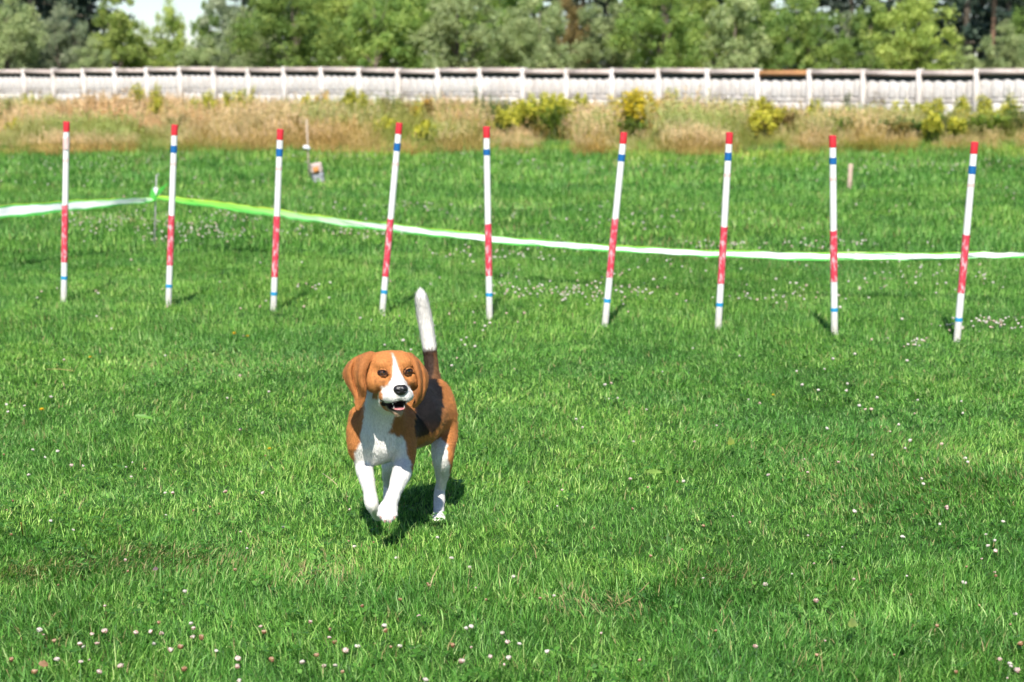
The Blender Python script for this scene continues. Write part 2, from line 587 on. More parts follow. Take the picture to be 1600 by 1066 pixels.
pts = [(-0.20, 0.0), (0.10, 0.0), (0.10, 1.77), (-0.145, 1.77)]
V = [(-0.055, y, z) for y, z in pts] + [(0.055, y, z) for y, z in pts]
mb.add(V, [(3, 2, 1, 0), (4, 5, 6, 7), (0, 1, 5, 4), (1, 2, 6, 5), (2, 3, 7, 6), (3, 0, 4, 7)])
post_me = mb.mesh('post'); post_me.materials.append(MC_WALL)
for i in range(-7, 22):
    base = -0.60 + (-0.015 * min(5, -i) if i < 0 else 0.0) + random.uniform(-.02, .02)
    po = link('post', post_me, None, fence, (i * FSTEP, 0, base + 0.01))
    po.rotation_euler = (0, random.uniform(-.012, .012), random.uniform(-.05, .05))
    if i == 21: break
    pn = link('panel', slab_me, None, fence, ((i + .5) * FSTEP, 0, base + random.uniform(-.02, .02)))
    pn.rotation_euler = (random.uniform(-.01, .01), random.uniform(-.012, .012), 0)
    cm = cope_me.copy(); cm.materials.clear(); cm.materials.append(MC_RUST if i == 14 else MC_COPE)
    co = link('coping', cm, None, pn)
    if i == 14: co['label'] = 'orange stained coping'
    link('gap_shade_strip', gap_me, None, pn); link('ledge', ledge_me, None, pn)
    for k in range(5):
        xk = (k - 2) * PW / 5
        link('stave', stave_hi, None, pn, (xk, -0.002, 0.99)); link('stave', stave_lo, None, pn, (xk, -0.002, 0.14))

# ------------------------------------------------------------------ dry weeds between lawn and fence
M_DRY = NT('dry_weed')
tn = M_DRY.attr('tint'); tn.attribute_type = 'INSTANCER'
cc = M_DRY.ramp(M_DRY.attr('v').outputs['Fac'], [(0.0, (0.24, 0.20, 0.06)), (0.35, (0.46, 0.35, 0.13)), (0.7, (0.64, 0.49, 0.25)), (1.0, (0.80, 0.66, 0.52))])
cc = M_DRY.mix(1.0, cc, tn.outputs['Color'], 'MULTIPLY')
M_DRY.base(cc, 0.8, 0.2); M_DRY.leafy(cc, 0.3, (1, .95, .7)); M_DRY = M_DRY.m


def strip(mb, pts, w, a, side=None):
    """thin tapering strip through pts"""
    pts = [Vector(p) for p in pts]; th = random.random() * 6.283
    s = Vector(side) if side else Vector((math.cos(th), math.sin(th), 0))
    V = []
    for i, p in enumerate(pts):
        ww = w * (1 - 0.8 * i / (len(pts) - 1)) / 2
        V += [p - s * ww, p + s * ww]
    mb.add(V, [(2 * i, 2 * i + 1, 2 * i + 3, 2 * i + 2) for i in range(len(pts) - 1)], a)


def fluff(mb, c, r, n, size, a0, a1, flat=1.0):
    """many little faces around c"""
    for _ in range(n):
        d = Vector((random.gauss(0, 1), random.gauss(0, 1), random.gauss(0, 1) * flat)).normalized() * r * random.random() ** .4
        p = Vector(c) + d; a = Vector((random.gauss(0, 1), random.gauss(0, 1), random.gauss(0, 1))).normalized()
        b = a.cross(Vector((random.gauss(0, 1), random.gauss(0, 1), random.gauss(0, 1)))).normalized()
        s = size * random.uniform(.6, 1.3)
        mb.add([p - a * s, p + b * s * .6, p + a * s, p - b * s * .6], [(0, 1, 2, 3)], random.uniform(a0, a1))


def dry_clump(seed, n, h0, h1, spread, heads, head_v):
    random.seed(seed); mb = MB()
    for i in range(n):
        x, y = random.gauss(0, spread), random.gauss(0, spread); h = random.uniform(h0, h1)
        lx, ly = random.gauss(0, .16) * h, random.gauss(0, .16) * h
        v = random.uniform(0.05, 0.75)
        pts = [(x, y, -.02), (x + lx * .3, y + ly * .3, h * .5), (x + lx, y + ly, h)]
        strip(mb, pts, random.uniform(.006, .013), v)
        if random.random() < heads:
            for q in range(3):
                t = 1 - q * .09
                fluff(mb, (x + lx * t, y + ly * t, h * t), .03, 5, .016, head_v - .25, head_v, 1.5)
        for q in range(2):
            z = random.uniform(.1, .55) * h; th = random.random() * 6.28; L = random.uniform(.12, .3)
            strip(mb, [(x, y, z), (x + math.cos(th) * L * .5, y + math.sin(th) * L * .5, z + L * .6), (x + math.cos(th) * L, y + math.sin(th) * L, z + L * .45)], .012, random.uniform(0, .5))
    m = mb.mesh('dry_clump'); m.materials.append(M_DRY)
    return m


clumps = [dry_clump(900 + i, 20, .28, .62, .13, .35, .8) for i in range(3)]
clumps += [dry_clump(920 + i, 18, .38, .72, .16, .9, 1.0) for i in range(3)]
clumps += [dry_clump(940 + i, 26, .15, .40, .14, .1, .6) for i in range(2)]
rng = np.random.default_rng(19)
N = 13500
y = 26.8 + 38.5 * rng.random(N) ** 1.5
x = rng.uniform(-.36, .36, N) * y
front = 27.6 + 1.6 * (fbm(x * .35, y * 0, 51) - .5) * 2 - 0.02 * x
fence_y = FX0.y + (x - FX0.x) * FDIR.y / FDIR.x
k = (y > front) & (y < fence_y - .45)
x, y, front, fence_y = x[k], y[k], front[k], fence_y[k]; N = len(x)
dist = y - front
u = fbm(x * .45, y * .3, 53) + rng.normal(0, .12, N)
idx = np.where(dist < .7, rng.integers(6, 8, N), np.where(u + dist * .03 > .55, rng.integers(3, 6, N), rng.integers(0, 3, N)))
g = smooth01((fbm(x * .6 + 3, y * .45, 57) - .44) / .24)
side = np.clip((x / y - .08) / .2, 0, 1)
tint = lerp3(g, (1.08, 1.0, .82), (0.56, 0.80, 0.36)) * lerp3(side, (1, 1, 1), (0.92, 0.97, 0.82))
tint *= rng.uniform(.7, 1.25, (N, 1))
red = smooth01((fbm(x * .7 + 40, y * .5, 67) - .55) / .15)
tint *= lerp3(red, (1, 1, 1), (.92, .82, .72))
pale = smooth01((fbm(x * .8, y * .5, 59) - .5) / .2)
tint *= lerp3(pale, (1, 1, 1), (1.12, 1.12, 1.22))
hh_ = fbm(x * .55 + 20, y * .4, 65)
s = rng.uniform(.7, 1.1, N) * np.clip(.55 + dist * .09, .5, .95) * (.50 + 1.2 * hh_) * (1 - .22 * side)
cpx = CW / 2 + FPX * x / y
for (c_px, c_hw, c_Y, c_f) in ((992, 50, 39, .32), (850, 52, 38, .35), (872, 30, 34, .3), (775, 30, 39, .35), (1187, 40, 39, .45), (1232, 26, 40, .5), (1318, 30, 34, .5), (1405, 46, 33, .5), (1470, 42, 33, .5), (1545, 40, 33, .5), (1590, 30, 35, .5), (240, 30, 57, .6), (330, 16, 53, .6),
                                (662, 22, 46, .6), (612, 20, 49, .7), (1455, 22, 44, .6), (1272, 14, 43, .7), (905, 20, 42, .6), (12, 24, 43, .6)):
    m_ = (np.abs(cpx - c_px) < c_hw) & (y < c_Y)
    s = np.where(m_, s * (c_f + .5 * np.clip(np.abs(cpx - c_px) / c_hw - .6, 0, 1)), s)
scatter('dry_grass', np.stack([x, y, ground_zv(y)], 1), euler_from(rng.normal(0, .07, N), rng.normal(0, .07, N), rng.random(N) * 6.283),
        np.repeat(s[:, None], 3, 1), idx, clumps, 'tall dry tan grass and fluffy seed heads in front of the concrete fence', tint=tint)

# ------------------------------------------------------------------ single weed plants standing in the strip
M_STEM = m_plain('weed_stem', (0.12, 0.14, 0.05), 0.8)
M_STEMB = m_plain('brown_weed_stem', (0.20, 0.12, 0.06), 0.85)
ML_GOLD = m_leaf('goldenrod_leaf', (0.11, 0.20, 0.03), (0.20, 0.32, 0.05), (0.36, 0.44, 0.08), 0.3)
ML_DARK = m_leaf('nettle_leaf', (0.05, 0.12, 0.025), (0.10, 0.20, 0.04), (0.18, 0.28, 0.06), 0.25)
ML_BRWN = m_leaf('withered_leaf', (0.21, 0.16, 0.04), (0.36, 0.27, 0.08), (0.46, 0.37, 0.13), 0.25)
ML_PLUME = m_leaf('yellow_plume', (0.62, 0.46, 0.02), (0.80, 0.62, 0.03), (0.86, 0.72, 0.08), 0.2, objvar=.15)
ML_YGRN = m_leaf('yellow_green_plume', (0.40, 0.42, 0.05), (0.56, 0.54, 0.06), (0.70, 0.62, 0.08), 0.2, objvar=.15)
ML_ORNG = m_leaf('amber_plume', (0.55, 0.30, 0.03), (0.72, 0.42, 0.04), (0.80, 0.52, 0.10), 0.2, objvar=.15)


def weed_plant(name, px, top, Y, wpx, label, leaf, plume=None, stems=14, leaf_n=26, stem_m=None, cat='plant', group=None, leaf_s=.05, dens=1.0):
    random.seed(int(px * 7 + Y * 13))
    p = at(px, top, Y); gz = ground_z(Y); h = p.z - gz; w = wpx * Y / FPX / 2
    root = empty(name, (p.x, Y, gz)); tag(root, label, cat, group)
    ms, ml, mp = MB(), MB(), MB(); stems = int(stems * 1.5); leaf_n = int(leaf_n * 1.15)
    for i in range(stems):
        th = random.random() * 6.283; rr = w * math.sqrt(random.random())
        ex, ey = rr * math.cos(th), rr * math.sin(th) * .8
        hh = h * random.uniform(.72, 1.0) * (1 - .25 * (rr / w) ** 2)
        bx, by = ex * .45 + random.gauss(0, .03), ey * .45 + random.gauss(0, .03)
        pts = [Vector((bx, by, -.03)), Vector((bx + (ex - bx) * .3, by + (ey - by) * .3, hh * .4)), Vector((bx + (ex - bx) * .65, by + (ey - by) * .65, hh * .75)), Vector((ex, ey, hh))]
        ms.tube(pts, [.009, .008, .006, .003], 4, False)
        for k in range(int(leaf_n * dens)):
            t = random.uniform(.08, 1.0); q = t * 3; j = min(2, int(q)); f = q - j
            c = pts[j].lerp(pts[j + 1], f); an = random.random() * 6.283; L = leaf_s * random.uniform(1.1, 2.4)
            d = Vector((math.cos(an), math.sin(an), random.uniform(-.3, .6))).normalized(); sd = d.cross(Vector((0, 0, 1))).normalized() * L * random.uniform(.14, .24)
            up = Vector((0, 0, L * .1))
            ml.add([c, c + d * L * .45 - sd + up, c + d * L, c + d * L * .45 + sd + up], [(0, 1, 2, 3)], random.random())
        if plume:
            for k in range(7):
                t = 1 - k * .05; c = pts[2].lerp(pts[3], max(0, t - .0) if k == 0 else 1 - k * .16)
                fluff(mp, c + Vector((0, 0, .01)), .06 + .008 * k, 10, .024, 0, 1)
    link('stems', ms.mesh('stems'), stem_m or M_STEM, root)['kind'] = 'stuff'
    link('leaves', ml.mesh('leaves'), leaf, root)['kind'] = 'stuff'
    if plume: link('flowers', mp.mesh('flowers'), plume, root)['kind'] = 'stuff'
    return root


W = weed_plant
W('goldenrod', 214, 122, 58, 26, 'slender yellow green goldenrod at the far left fence bend, left of its twin', ML_GOLD, ML_YGRN, 10)
W('goldenrod', 243, 127, 58, 22, 'yellow topped goldenrod just left of the fence bend', ML_GOLD, ML_YGRN, 10)
W('goldenrod', 72, 138, 50, 24, 'faint yellow goldenrod near the left end of the fence', ML_GOLD, ML_YGRN, 7)
W('goldenrod', 12, 150, 44, 40, 'low green weed clump at the left edge of the photo', ML_GOLD, None, 12)
W('goldenrod', 302, 142, 54, 16, 'thin yellowish weed below the third fence post right of the bend', ML_GOLD, ML_YGRN, 5)
W('goldenrod', 331, 142, 54, 26, 'green goldenrod with yellow tips between the second and third poles', ML_GOLD, ML_YGRN, 10)
W('goldenrod', 477, 142, 50, 22, 'small yellow goldenrod above the thin stick in the lawn', ML_GOLD, ML_PLUME, 6)
W('goldenrod', 505, 138, 50, 26, 'amber tipped goldenrod left of the fourth pole', ML_GOLD, ML_ORNG, 8)
W('goldenrod', 545, 136, 50, 26, 'yellow green weed left of the leaning fourth pole top', ML_GOLD, ML_YGRN, 9)
W('goldenrod', 612, 134, 50, 36, 'leafy green weed right behind the fourth pole top', ML_GOLD, None, 11)
W('goldenrod', 662, 146, 47, 38, 'green weed with orange flower heads right of the fourth pole', ML_GOLD, ML_ORNG, 12)
W('goldenrod', 748, 125, 50, 26, 'tall thin weed reaching up the fence above the fifth pole', ML_GOLD, None, 8)
W('nettle', 775, 140, 39, 58, 'dark green bushy weed behind the fifth pole top', ML_DARK, None, 26, 24)
W('goldenrod', 850, 140, 38, 104, 'broad yellow green goldenrod between the fifth and sixth poles', ML_GOLD, ML_YGRN, 50, 24)
W('goldenrod', 872, 160, 34, 60, 'fresh green weed reaching low towards the lawn between the fifth and sixth poles', ML_GOLD, None, 24, 22)
W('goldenrod', 915, 144, 40, 56, 'lime green goldenrod left of the sixth pole', ML_GOLD, ML_YGRN, 14)
W('goldenrod', 992, 138, 39, 98, 'big bright yellow goldenrod bush just right of the sixth pole top', ML_DARK, ML_PLUME, 46, 30)
W('goldenrod', 944, 160, 42, 24, 'small yellow goldenrod just left of the bright bush', ML_GOLD, ML_PLUME, 8)
W('goldenrod', 1045, 146, 43, 34, 'pale green weed between the bright bush and the seventh pole', ML_GOLD, None, 9)
W('goldenrod', 1130, 156, 44, 14, 'single yellow flowering stalk left of the seventh pole', ML_GOLD, ML_PLUME, 4)
W('withered_bush', 1187, 152, 39, 80, 'large olive brown withered bush right of the seventh pole', ML_BRWN, ML_YGRN, 42, 30, M_STEMB, 'bush')
W('withered_bush', 1232, 158, 40, 52, 'reddish brown withered bush left of the eighth pole', ML_BRWN, None, 24, 26, M_STEMB, 'bush')
W('goldenrod', 1272, 146, 44, 26, 'upright yellow green weed left of the eighth pole top', ML_GOLD, ML_YGRN, 8)
W('goldenrod', 1372, 164, 42, 40, 'amber flowered weed right of the eighth pole', ML_GOLD, ML_ORNG, 9)
W('goldenrod', 1455, 144, 45, 40, 'upright yellow green weed halfway between the last two poles', ML_GOLD, ML_YGRN, 12)
W('goldenrod', 1503, 170, 38, 34, 'golden orange flowered weed behind the ninth pole top', ML_DARK, ML_ORNG, 14)
W('goldenrod', 1427, 172, 42, 34, 'pale green weed standing just left of the upright one between the last poles', ML_GOLD, None, 9)
for px, top, Y, w_, lab in ((1318, 186, 34, 64, 'dark green weed clump right behind the eighth pole top'), (1405, 190, 33, 96, 'broad dark green weed clump between the last two poles'),
                            (1470, 186, 33, 86, 'dark green weed clump left of the ninth pole top'), (1545, 180, 33, 76, 'dark green weed clump right of the ninth pole'),
                            (1590, 168, 35, 50, 'tall dark green weed at the right edge of the photo')):
    W('nettle', px, top - 8, Y, w_ * 1.1, lab, ML_GOLD if px in (1318, 1545) else ML_DARK, None, 34, 26)
rw = random.Random(21)
WK = [(ML_BRWN, None, 'withered brown weed stalks in the strip before the fence', 'withered weeds before the fence', M_STEMB), (ML_GOLD, ML_YGRN, 'yellow green weed stalks in the strip before the fence', 'yellow green weeds before the fence', M_STEM), (ML_DARK, None, 'plain green weed stalks in the strip before the fence', 'green weeds before the fence', M_STEM)]
for i in range(62):
    q = rw.random(); kd = WK[0] if q < .4 else WK[1] if q < .75 else WK[2]
    px_ = 10 + i * 25.7 + rw.uniform(-12, 12)
    PX9 = [104, 273, 438, 624, 760, 975, 1140, 1301, 1523]; near = min(range(9), key=lambda q_: abs(PX9[q_] - px_)); dpx = px_ - PX9[near]
    place = 'right behind' if abs(dpx) < 16 else ('just ' if abs(dpx) < 50 else 'well ') + ('right of' if dpx > 0 else 'left of')
    lb = '%s in the weed strip, %s the %s pole top' % (kd[2].split(' in the strip')[0], place, ('first second third fourth fifth sixth seventh eighth ninth').split()[near])
    kd = (kd[0], kd[1], lb, kd[3], kd[4])
    W('weed_stalk', px_, rw.uniform(126, 170) + max(0, px_ - 1100) * .03, rw.uniform(38, 47), rw.uniform(14, 44), kd[2], kd[0], kd[1], rw.randint(4, 10), 16, kd[4], 'weed', kd[3])
GL = ['bushy', 'spreading', 'ragged']
for i in range(27):
    px_ = 30 + i * 59 + rw.uniform(-22, 22); near = min(range(9), key=lambda q_: abs(PX9[q_] - px_)); dpx = px_ - PX9[near]
    place = 'right behind' if abs(dpx) < 16 else ('just ' if abs(dpx) < 45 else 'well ') + ('right of' if dpx > 0 else 'left of')
    kd = rw.choice([ML_GOLD, ML_BRWN, ML_GOLD, ML_DARK]); nm_ = {ML_GOLD.name: 'fresh green', ML_BRWN.name: 'olive brown', ML_DARK.name: 'deep green'}[kd.name]
    W('low_weed', px_, rw.uniform(166, 196), rw.uniform(30.5, 36), rw.uniform(24, 60), 'low %s %s weed at the lawn edge, %s the %s pole' % (GL[i % 3], nm_, place, ('first second third fourth fifth sixth seventh eighth ninth').split()[near]),
      kd, ML_YGRN if rw.random() < .3 else None, rw.randint(8, 16), 20, None, 'weed', 'low weeds at the lawn edge')
W('mullein', 1576, 130, 42, 10, 'single tall dark spike weed near the right edge of the photo', ML_DARK, None, 3, 40)
W('nettle', 150, 178, 40, 60, 'olive weed clump behind the lawn between the first two poles', ML_BRWN, None, 16, 18)
W('nettle', 700, 176, 40, 46, 'brownish weed clump between the fourth and fifth poles', ML_BRWN, None, 14, 18, M_STEMB)

# ------------------------------------------------------------------ trees behind the fence
M_BARK = m_plain('bark', (0.17, 0.14, 0.11), 0.95, 0.1, .35, 6, .5)
M_PBARK = m_plain('pine_bark', (0.34, 0.20, 0.13), 0.95, 0.1, .3, 5, .5)
ML_WILLOW = m_leaf('willow_leaf', (0.283, 0.385, 0.170), (0.360, 0.437, 0.197), (0.568, 0.634, 0.328), 0.38)
ML_BIRCH = m_leaf('birch_leaf', (0.242, 0.355, 0.081), (0.338, 0.437, 0.099), (0.590, 0.655, 0.186), 0.38)
ML_OLIVE = m_leaf('maple_leaf', (0.176, 0.307, 0.077), (0.247, 0.369, 0.085), (0.448, 0.561, 0.146), 0.38)
ML_GREY = m_leaf('aspen_leaf', (0.252, 0.330, 0.185), (0.336, 0.398, 0.244), (0.550, 0.591, 0.408), 0.38)
ML_PINE = m_leaf('pine_needle', (0.022, 0.042, 0.030), (0.040, 0.066, 0.044), (0.075, 0.105, 0.065), 0.1)
ML_RUST = m_leaf('rowan_leaf', (0.13, 0.11, 0.035), (0.21, 0.155, 0.055), (0.29, 0.21, 0.08), 0.25)


def crown_mesh(seed, h, w, zb, n_cl, n_leaf, ls, droop=0.0):
    """leaf clumps through an uneven crown volume; also returns the limb ends"""
    r = np.random.default_rng(seed); C = []
    lob = r.normal(0, 1, (7, 3)); lob /= np.linalg.norm(lob, axis=1)[:, None]; lw = r.uniform(-.22, .32, 7)
    while len(C) < n_cl:
        d = r.normal(0, 1, 3); d /= np.linalg.norm(d); rad = r.random() ** .38
        bulge = 1 + (lw * np.clip(lob @ d, 0, 1) ** 3).sum()
        c = d * rad * bulge
        z = zb + (h - zb) * (c[2] * .5 + .5)
        taper = 1.0 - .35 * max(0, c[2])
        C.append((c[0] * w / 2 * taper, c[1] * w / 2 * taper, z))
    C = np.array(C)
    cr = r.uniform(.55, 1.25, n_cl) * w * .115
    ci = r.integers(0, n_cl, n_cl * n_leaf); n = len(ci)
    d = r.normal(0, 1, (n, 3)); d /= np.linalg.norm(d, axis=1)[:, None]
    off = d * (cr[ci] * r.random(n) ** .5)[:, None]; off[:, 2] *= .8; off[:, 2] -= droop * r.random(n) * .8
    P_ = C[ci] + off
    a = d + r.normal(0, .9, (n, 3)); a /= np.linalg.norm(a, axis=1)[:, None]
    b = np.cross(a, r.normal(0, 1, (n, 3))); b /= np.linalg.norm(b, axis=1)[:, None]; a2 = np.cross(a, b)
    s = ls * r.uniform(.6, 1.35, n)[:, None]
    V = np.stack([P_ - b * s, P_ + a2 * s * .5, P_ + b * s, P_ - a2 * s * .5], 1).reshape(-1, 3)
    v = np.clip(r.normal(.5, .2, n) + np.repeat(0, n) + (r.normal(0, .18, n_cl))[ci], 0, 1)
    k = np.arange(n) * 4
    return mesh_np('crown', V, np.stack([k, k + 1, k + 2, k + 3], 1), {'v': np.repeat(v, 4)}), C


def trunk_mesh(seed, h, C, r0, nlimb=12, name='trunk'):
    random.seed(seed); mb = MB()
    top = h * .8; pts = [Vector((0, 0, -.1))]; x = y = 0
    for i in range(1, 6):
        x += random.gauss(0, .06); y += random.gauss(0, .06); pts.append(Vector((x, y, top * i / 5)))
    mb.tube(pts, [r0 * (1 - .16 * i) for i in range(6)], 7)
    for c in random.sample(list(map(tuple, C)), min(nlimb, len(C))):
        c = Vector(c); z = max(.3, c.z * random.uniform(.45, .8)); q = min(4.99, z / top * 5) if z < top else 4.99
        j = int(q); b = pts[j].lerp(pts[j + 1], q - j)
        mb.tube([b, b.lerp(c, .5) + Vector((0, 0, .12)), c], [r0 * .35, r0 * .22, r0 * .08], 5, False)
    return mb.mesh(name, True)


VAR = []
for i, (h, w, zb, ncl, nl, ls, dr) in enumerate(((6.4, 4.4, .6, 120, 130, .08, .3), (5.6, 4.2, .4, 110, 130, .08, .05), (6.8, 5.0, .8, 130, 130, .085, .15), (5.2, 3.2, .4, 90, 130, .07, .1), (6.0, 3.6, .5, 100, 130, .08, .35))):
    cm, C = crown_mesh(500 + i, h, w, zb, ncl, nl, ls, dr)
    VAR.append((h, w, cm, trunk_mesh(520 + i, h, C, .13, 14)))
for v_ in VAR:
    v_[2].materials.append(None)


def tree(px, Y, top_py, wpx, var, leaf, label, name='broadleaf_tree', rz=None):
    h0, w0, cm, tm = VAR[var]
    gz = ground_z(Y); p = at(px, top_py, Y); H = p.z - gz; Wd = wpx * Y / FPX
    root = empty(name, (p.x, Y, gz), rz if rz is not None else random.random() * 6.28)
    root.scale = (Wd / w0, Wd / w0, H / h0)
    tag(root, label, 'tree', 'trees behind the concrete fence')
    co = link('crown', cm, None, root)
    co.material_slots[0].link = 'OBJECT'; co.material_slots[0].material = leaf
    link('trunk', tm, M_BARK, root)
    return root


random.seed(5)
TREES = [  # px, depth, top pixel, width px, variant, leaf, label
    (8, 76, -30, 110, 0, ML_WILLOW, 'grey green willow at the left edge above the fence'),
    (88, 78, 2, 105, 1, ML_GREY, 'pale grey green bushy tree before the dark pines at the left'),
    (40, 82, 40, 90, 3, ML_GREY, 'low grey shrubby tree behind the left end of the fence'),
    (182, 80, -16, 92, 3, ML_BIRCH, 'yellow green tree left of the gap of sky'),
    (140, 77, 55, 70, 1, ML_WILLOW, 'low willow shrub below the dark pines at the left'),
    (232, 82, 34, 100, 1, ML_BIRCH, 'low yellow green tree under the gap of sky'),
    (268, 84, -4, 60, 4, ML_BIRCH, 'slim pale tree rising into the gap of sky'),
    (308, 78, 50, 90, 3, ML_WILLOW, 'low pale shrub right under the gap of sky'),
    (352, 84, -22, 90, 4, ML_GREY, 'silvery tree just right of the gap of sky'),
    (390, 78, 0, 90, 0, ML_WILLOW, 'grey green willow right of the gap of sky'),
    (455, 74, -50, 170, 2, ML_OLIVE, 'round olive green tree above the third pole'),
    (535, 80, -60, 130, 0, ML_BIRCH, 'tall light green tree above the fence left of the fourth pole'),
    (590, 76, -40, 130, 1, ML_OLIVE, 'dense green tree above the fence behind the fourth pole'),
    (655, 80, -70, 130, 0, ML_OLIVE, 'tall drooping green tree right of the fourth pole'),
    (715, 75, -50, 140, 4, ML_WILLOW, 'drooping willow left of the fifth pole'),
    (785, 79, -60, 150, 2, ML_OLIVE, 'broad dark green tree above the fifth pole'),
    (840, 75, -24, 120, 0, ML_WILLOW, 'rounded willow left of the rusty gap'),
    (905, 77, 62, 80, 3, ML_WILLOW, 'low shrub in front of the rusty tree'),
    (958, 76, -30, 110, 1, ML_WILLOW, 'pale willow right of the rusty gap'),
    (1035, 74, -60, 150, 2, ML_OLIVE, 'bright green leafy tree above the sixth pole'),
    (1100, 79, -50, 120, 0, ML_BIRCH, 'yellowish green tree left of the seventh pole'),
    (1150, 75, -20, 110, 4, ML_WILLOW, 'pale drooping tree above the seventh pole'),
    (1205, 79, -50, 130, 1, ML_OLIVE, 'olive tree right of the seventh pole'),
    (1268, 74, -12, 120, 1, ML_OLIVE, 'round olive tree left of the eighth pole'),
    (1322, 80, 10, 80, 3, ML_GREY, 'silvery tree above the eighth pole'),
    (1362, 79, -14, 80, 4, ML_OLIVE, 'narrow green tree right of the eighth pole'),
    (1432, 72, -26, 150, 2, ML_BIRCH, 'large light green tree left of the pine trunk'),
    (1515, 76, 66, 70, 3, ML_WILLOW, 'low willow shrub below the dark pines at the right'),
    (1578, 75, 30, 90, 1, ML_WILLOW, 'grey green shrubby tree at the right edge'),
    (1625, 78, -30, 100, 0, ML_OLIVE, 'green tree cut by the right edge of the photo'),
    (-60, 78, -20, 110, 2, ML_WILLOW, 'willow left of the picture edge'),
    (893, 98, -20, 62, 4, ML_RUST, 'rusty brown leaved tree seen through the gap left of the sixth pole'),
    (322, 104, -8, 50, 3, ML_OLIVE, 'small distant dark tree crown at the right side of the sky gap'),
]
for t_ in TREES:
    tree(*t_)

# pines behind
pcm = []
for sd, z0 in ((700, 1.6), (701, 5.5)):
    r_ = random.Random(sd); mbn, mbt = MB(), MB()
    H = 15.0
    mbt.tube([(0, 0, -.1), (.05, .03, H * .5), (0, .05, H)], [.20, .15, .03], 8)
    random.seed(sd)
    for k in range(46):
        z = z0 + (H - z0) * (k / 46) ** .95; an = k * 2.4 + r_.uniform(-.3, .3); L = (1 - (z - z0) / (H - z0)) * 2.4 + .5
        e = Vector((math.cos(an) * L, math.sin(an) * L, z - .1 * L + r_.uniform(-.2, .3)))
        b = Vector((0, 0, z)); mbt.tube([b, b.lerp(e, .5) + Vector((0, 0, .1)), e], [.045, .03, .01], 4, False)
        for q in range(7):
            c = b.lerp(e, .28 + .12 * q)
            fluff(mbn, c + Vector((0, 0, .1)), .36, 16, .17, 0, 1, .5)
    pcm.append((mbn.mesh('needles'), mbt.mesh('trunk', True)))
random.seed(77)
pine_x = [(18, 112), (52, 108), (84, 118), (112, 110), (142, 116), (-20, 120), (430, 122), (500, 128), (570, 120), (640, 126), (700, 130), (770, 121), (835, 128), (872, 124),
          (912, 126), (960, 120), (1020, 128), (1085, 122), (1140, 130), (1200, 124), (1260, 129), (1330, 132), (1390, 125), (1450, 122), (1508, 112), (1532, 126), (1574, 118), (1600, 124), (1640, 118), (380, 134), (1480, 140), (1548, 138), (1520, 142), (1420, 140), (1360, 144), (1300, 142), (1170, 140), (1050, 142), (990, 140), (930, 142), (805, 140), (735, 142), (670, 140), (605, 142), (535, 140), (465, 142), (410, 138), (1580, 140), (125, 138), (95, 136), (65, 138), (35, 136), (0, 138), (1625, 140)]
NTH = ('first second third fourth fifth sixth seventh eighth ninth tenth eleventh twelfth thirteenth fourteenth fifteenth sixteenth seventeenth eighteenth nineteenth twentieth').split()
for px, Y in pine_x:
    p = at(px, 60, Y)
    root = empty('pine_tree', (p.x, Y, -.55), random.random() * 6.28); s_ = random.uniform(.8, 1.15); root.scale = (s_, s_, s_)
    if px < 200: lab = 'dark pine in the dim group at the top left behind the willows'
    elif px > 1490: lab = 'dark pine in the dim group at the top right'
    else: lab = 'dark pine standing behind the row of leafy trees'
    tag(root, lab, 'tree', 'dark pines top left' if px < 200 else 'dark pines top right' if px > 1490 else 'dark pines behind the leafy trees')
    link('needles', pcm[0][0], ML_PINE, root); link('trunk', pcm[0][1], M_BARK, root)
p = at(1551, 60, 98)
root = empty('pine_tree', (p.x, 98, -.55)); tag(root, 'pine with a bare pale reddish trunk near the top right corner', 'tree')
link('needles', pcm[1][0], None, root)
tm = pcm[1][1]; tm.materials.append(M_PBARK); link('trunk', tm, None, root)
root.scale = (.62, .62, 1)

# ------------------------------------------------------------------ weave poles
def m_paint(name, c, wear=(0.7, 0.62, 0.6), amt=0.1, scale=(40, 40, 12), rough=.35, dirt=False):
    t = NT(name); mp = t.new('ShaderNodeMapping'); t.ln(t.obj(), mp.inputs[0]); mp.inputs['Scale'].default_value = scale
    mp.inputs['Rotation'].default_value = (0, .5, 0)
    n = t.noise(1.0, 4, .65, mp.outputs[0])
    col = t.mix(t.ramp(n, [(.62 - amt, (0, 0, 0)), (.70 - amt * .6, (1, 1, 1))]), c, wear)
    if dirt:
        sp = t.new('ShaderNodeSeparateXYZ'); t.ln(t.obj(), sp.inputs[0])
        low = t.math('MULTIPLY', t.math('SUBTRACT', .16, sp.outputs[2]), 6.0, True)
        d2 = t.math('MULTIPLY', low, t.ramp(t.noise(70, 4, .7, t.obj()), [(.35, (.15, .15, .15)), (.7, (.9, .9, .9))]))
        col = t.mix(d2, col, (.36, .30, .20))
        sm = t.ramp(t.noise(1.0, 5, .75, mp.outputs[0]), [(.62, (0, 0, 0)), (.78, (.45, .45, .45))])
        col = t.mix(sm, col, (.45, .40, .36))
    t.base(col, rough, .5)
    return t.m


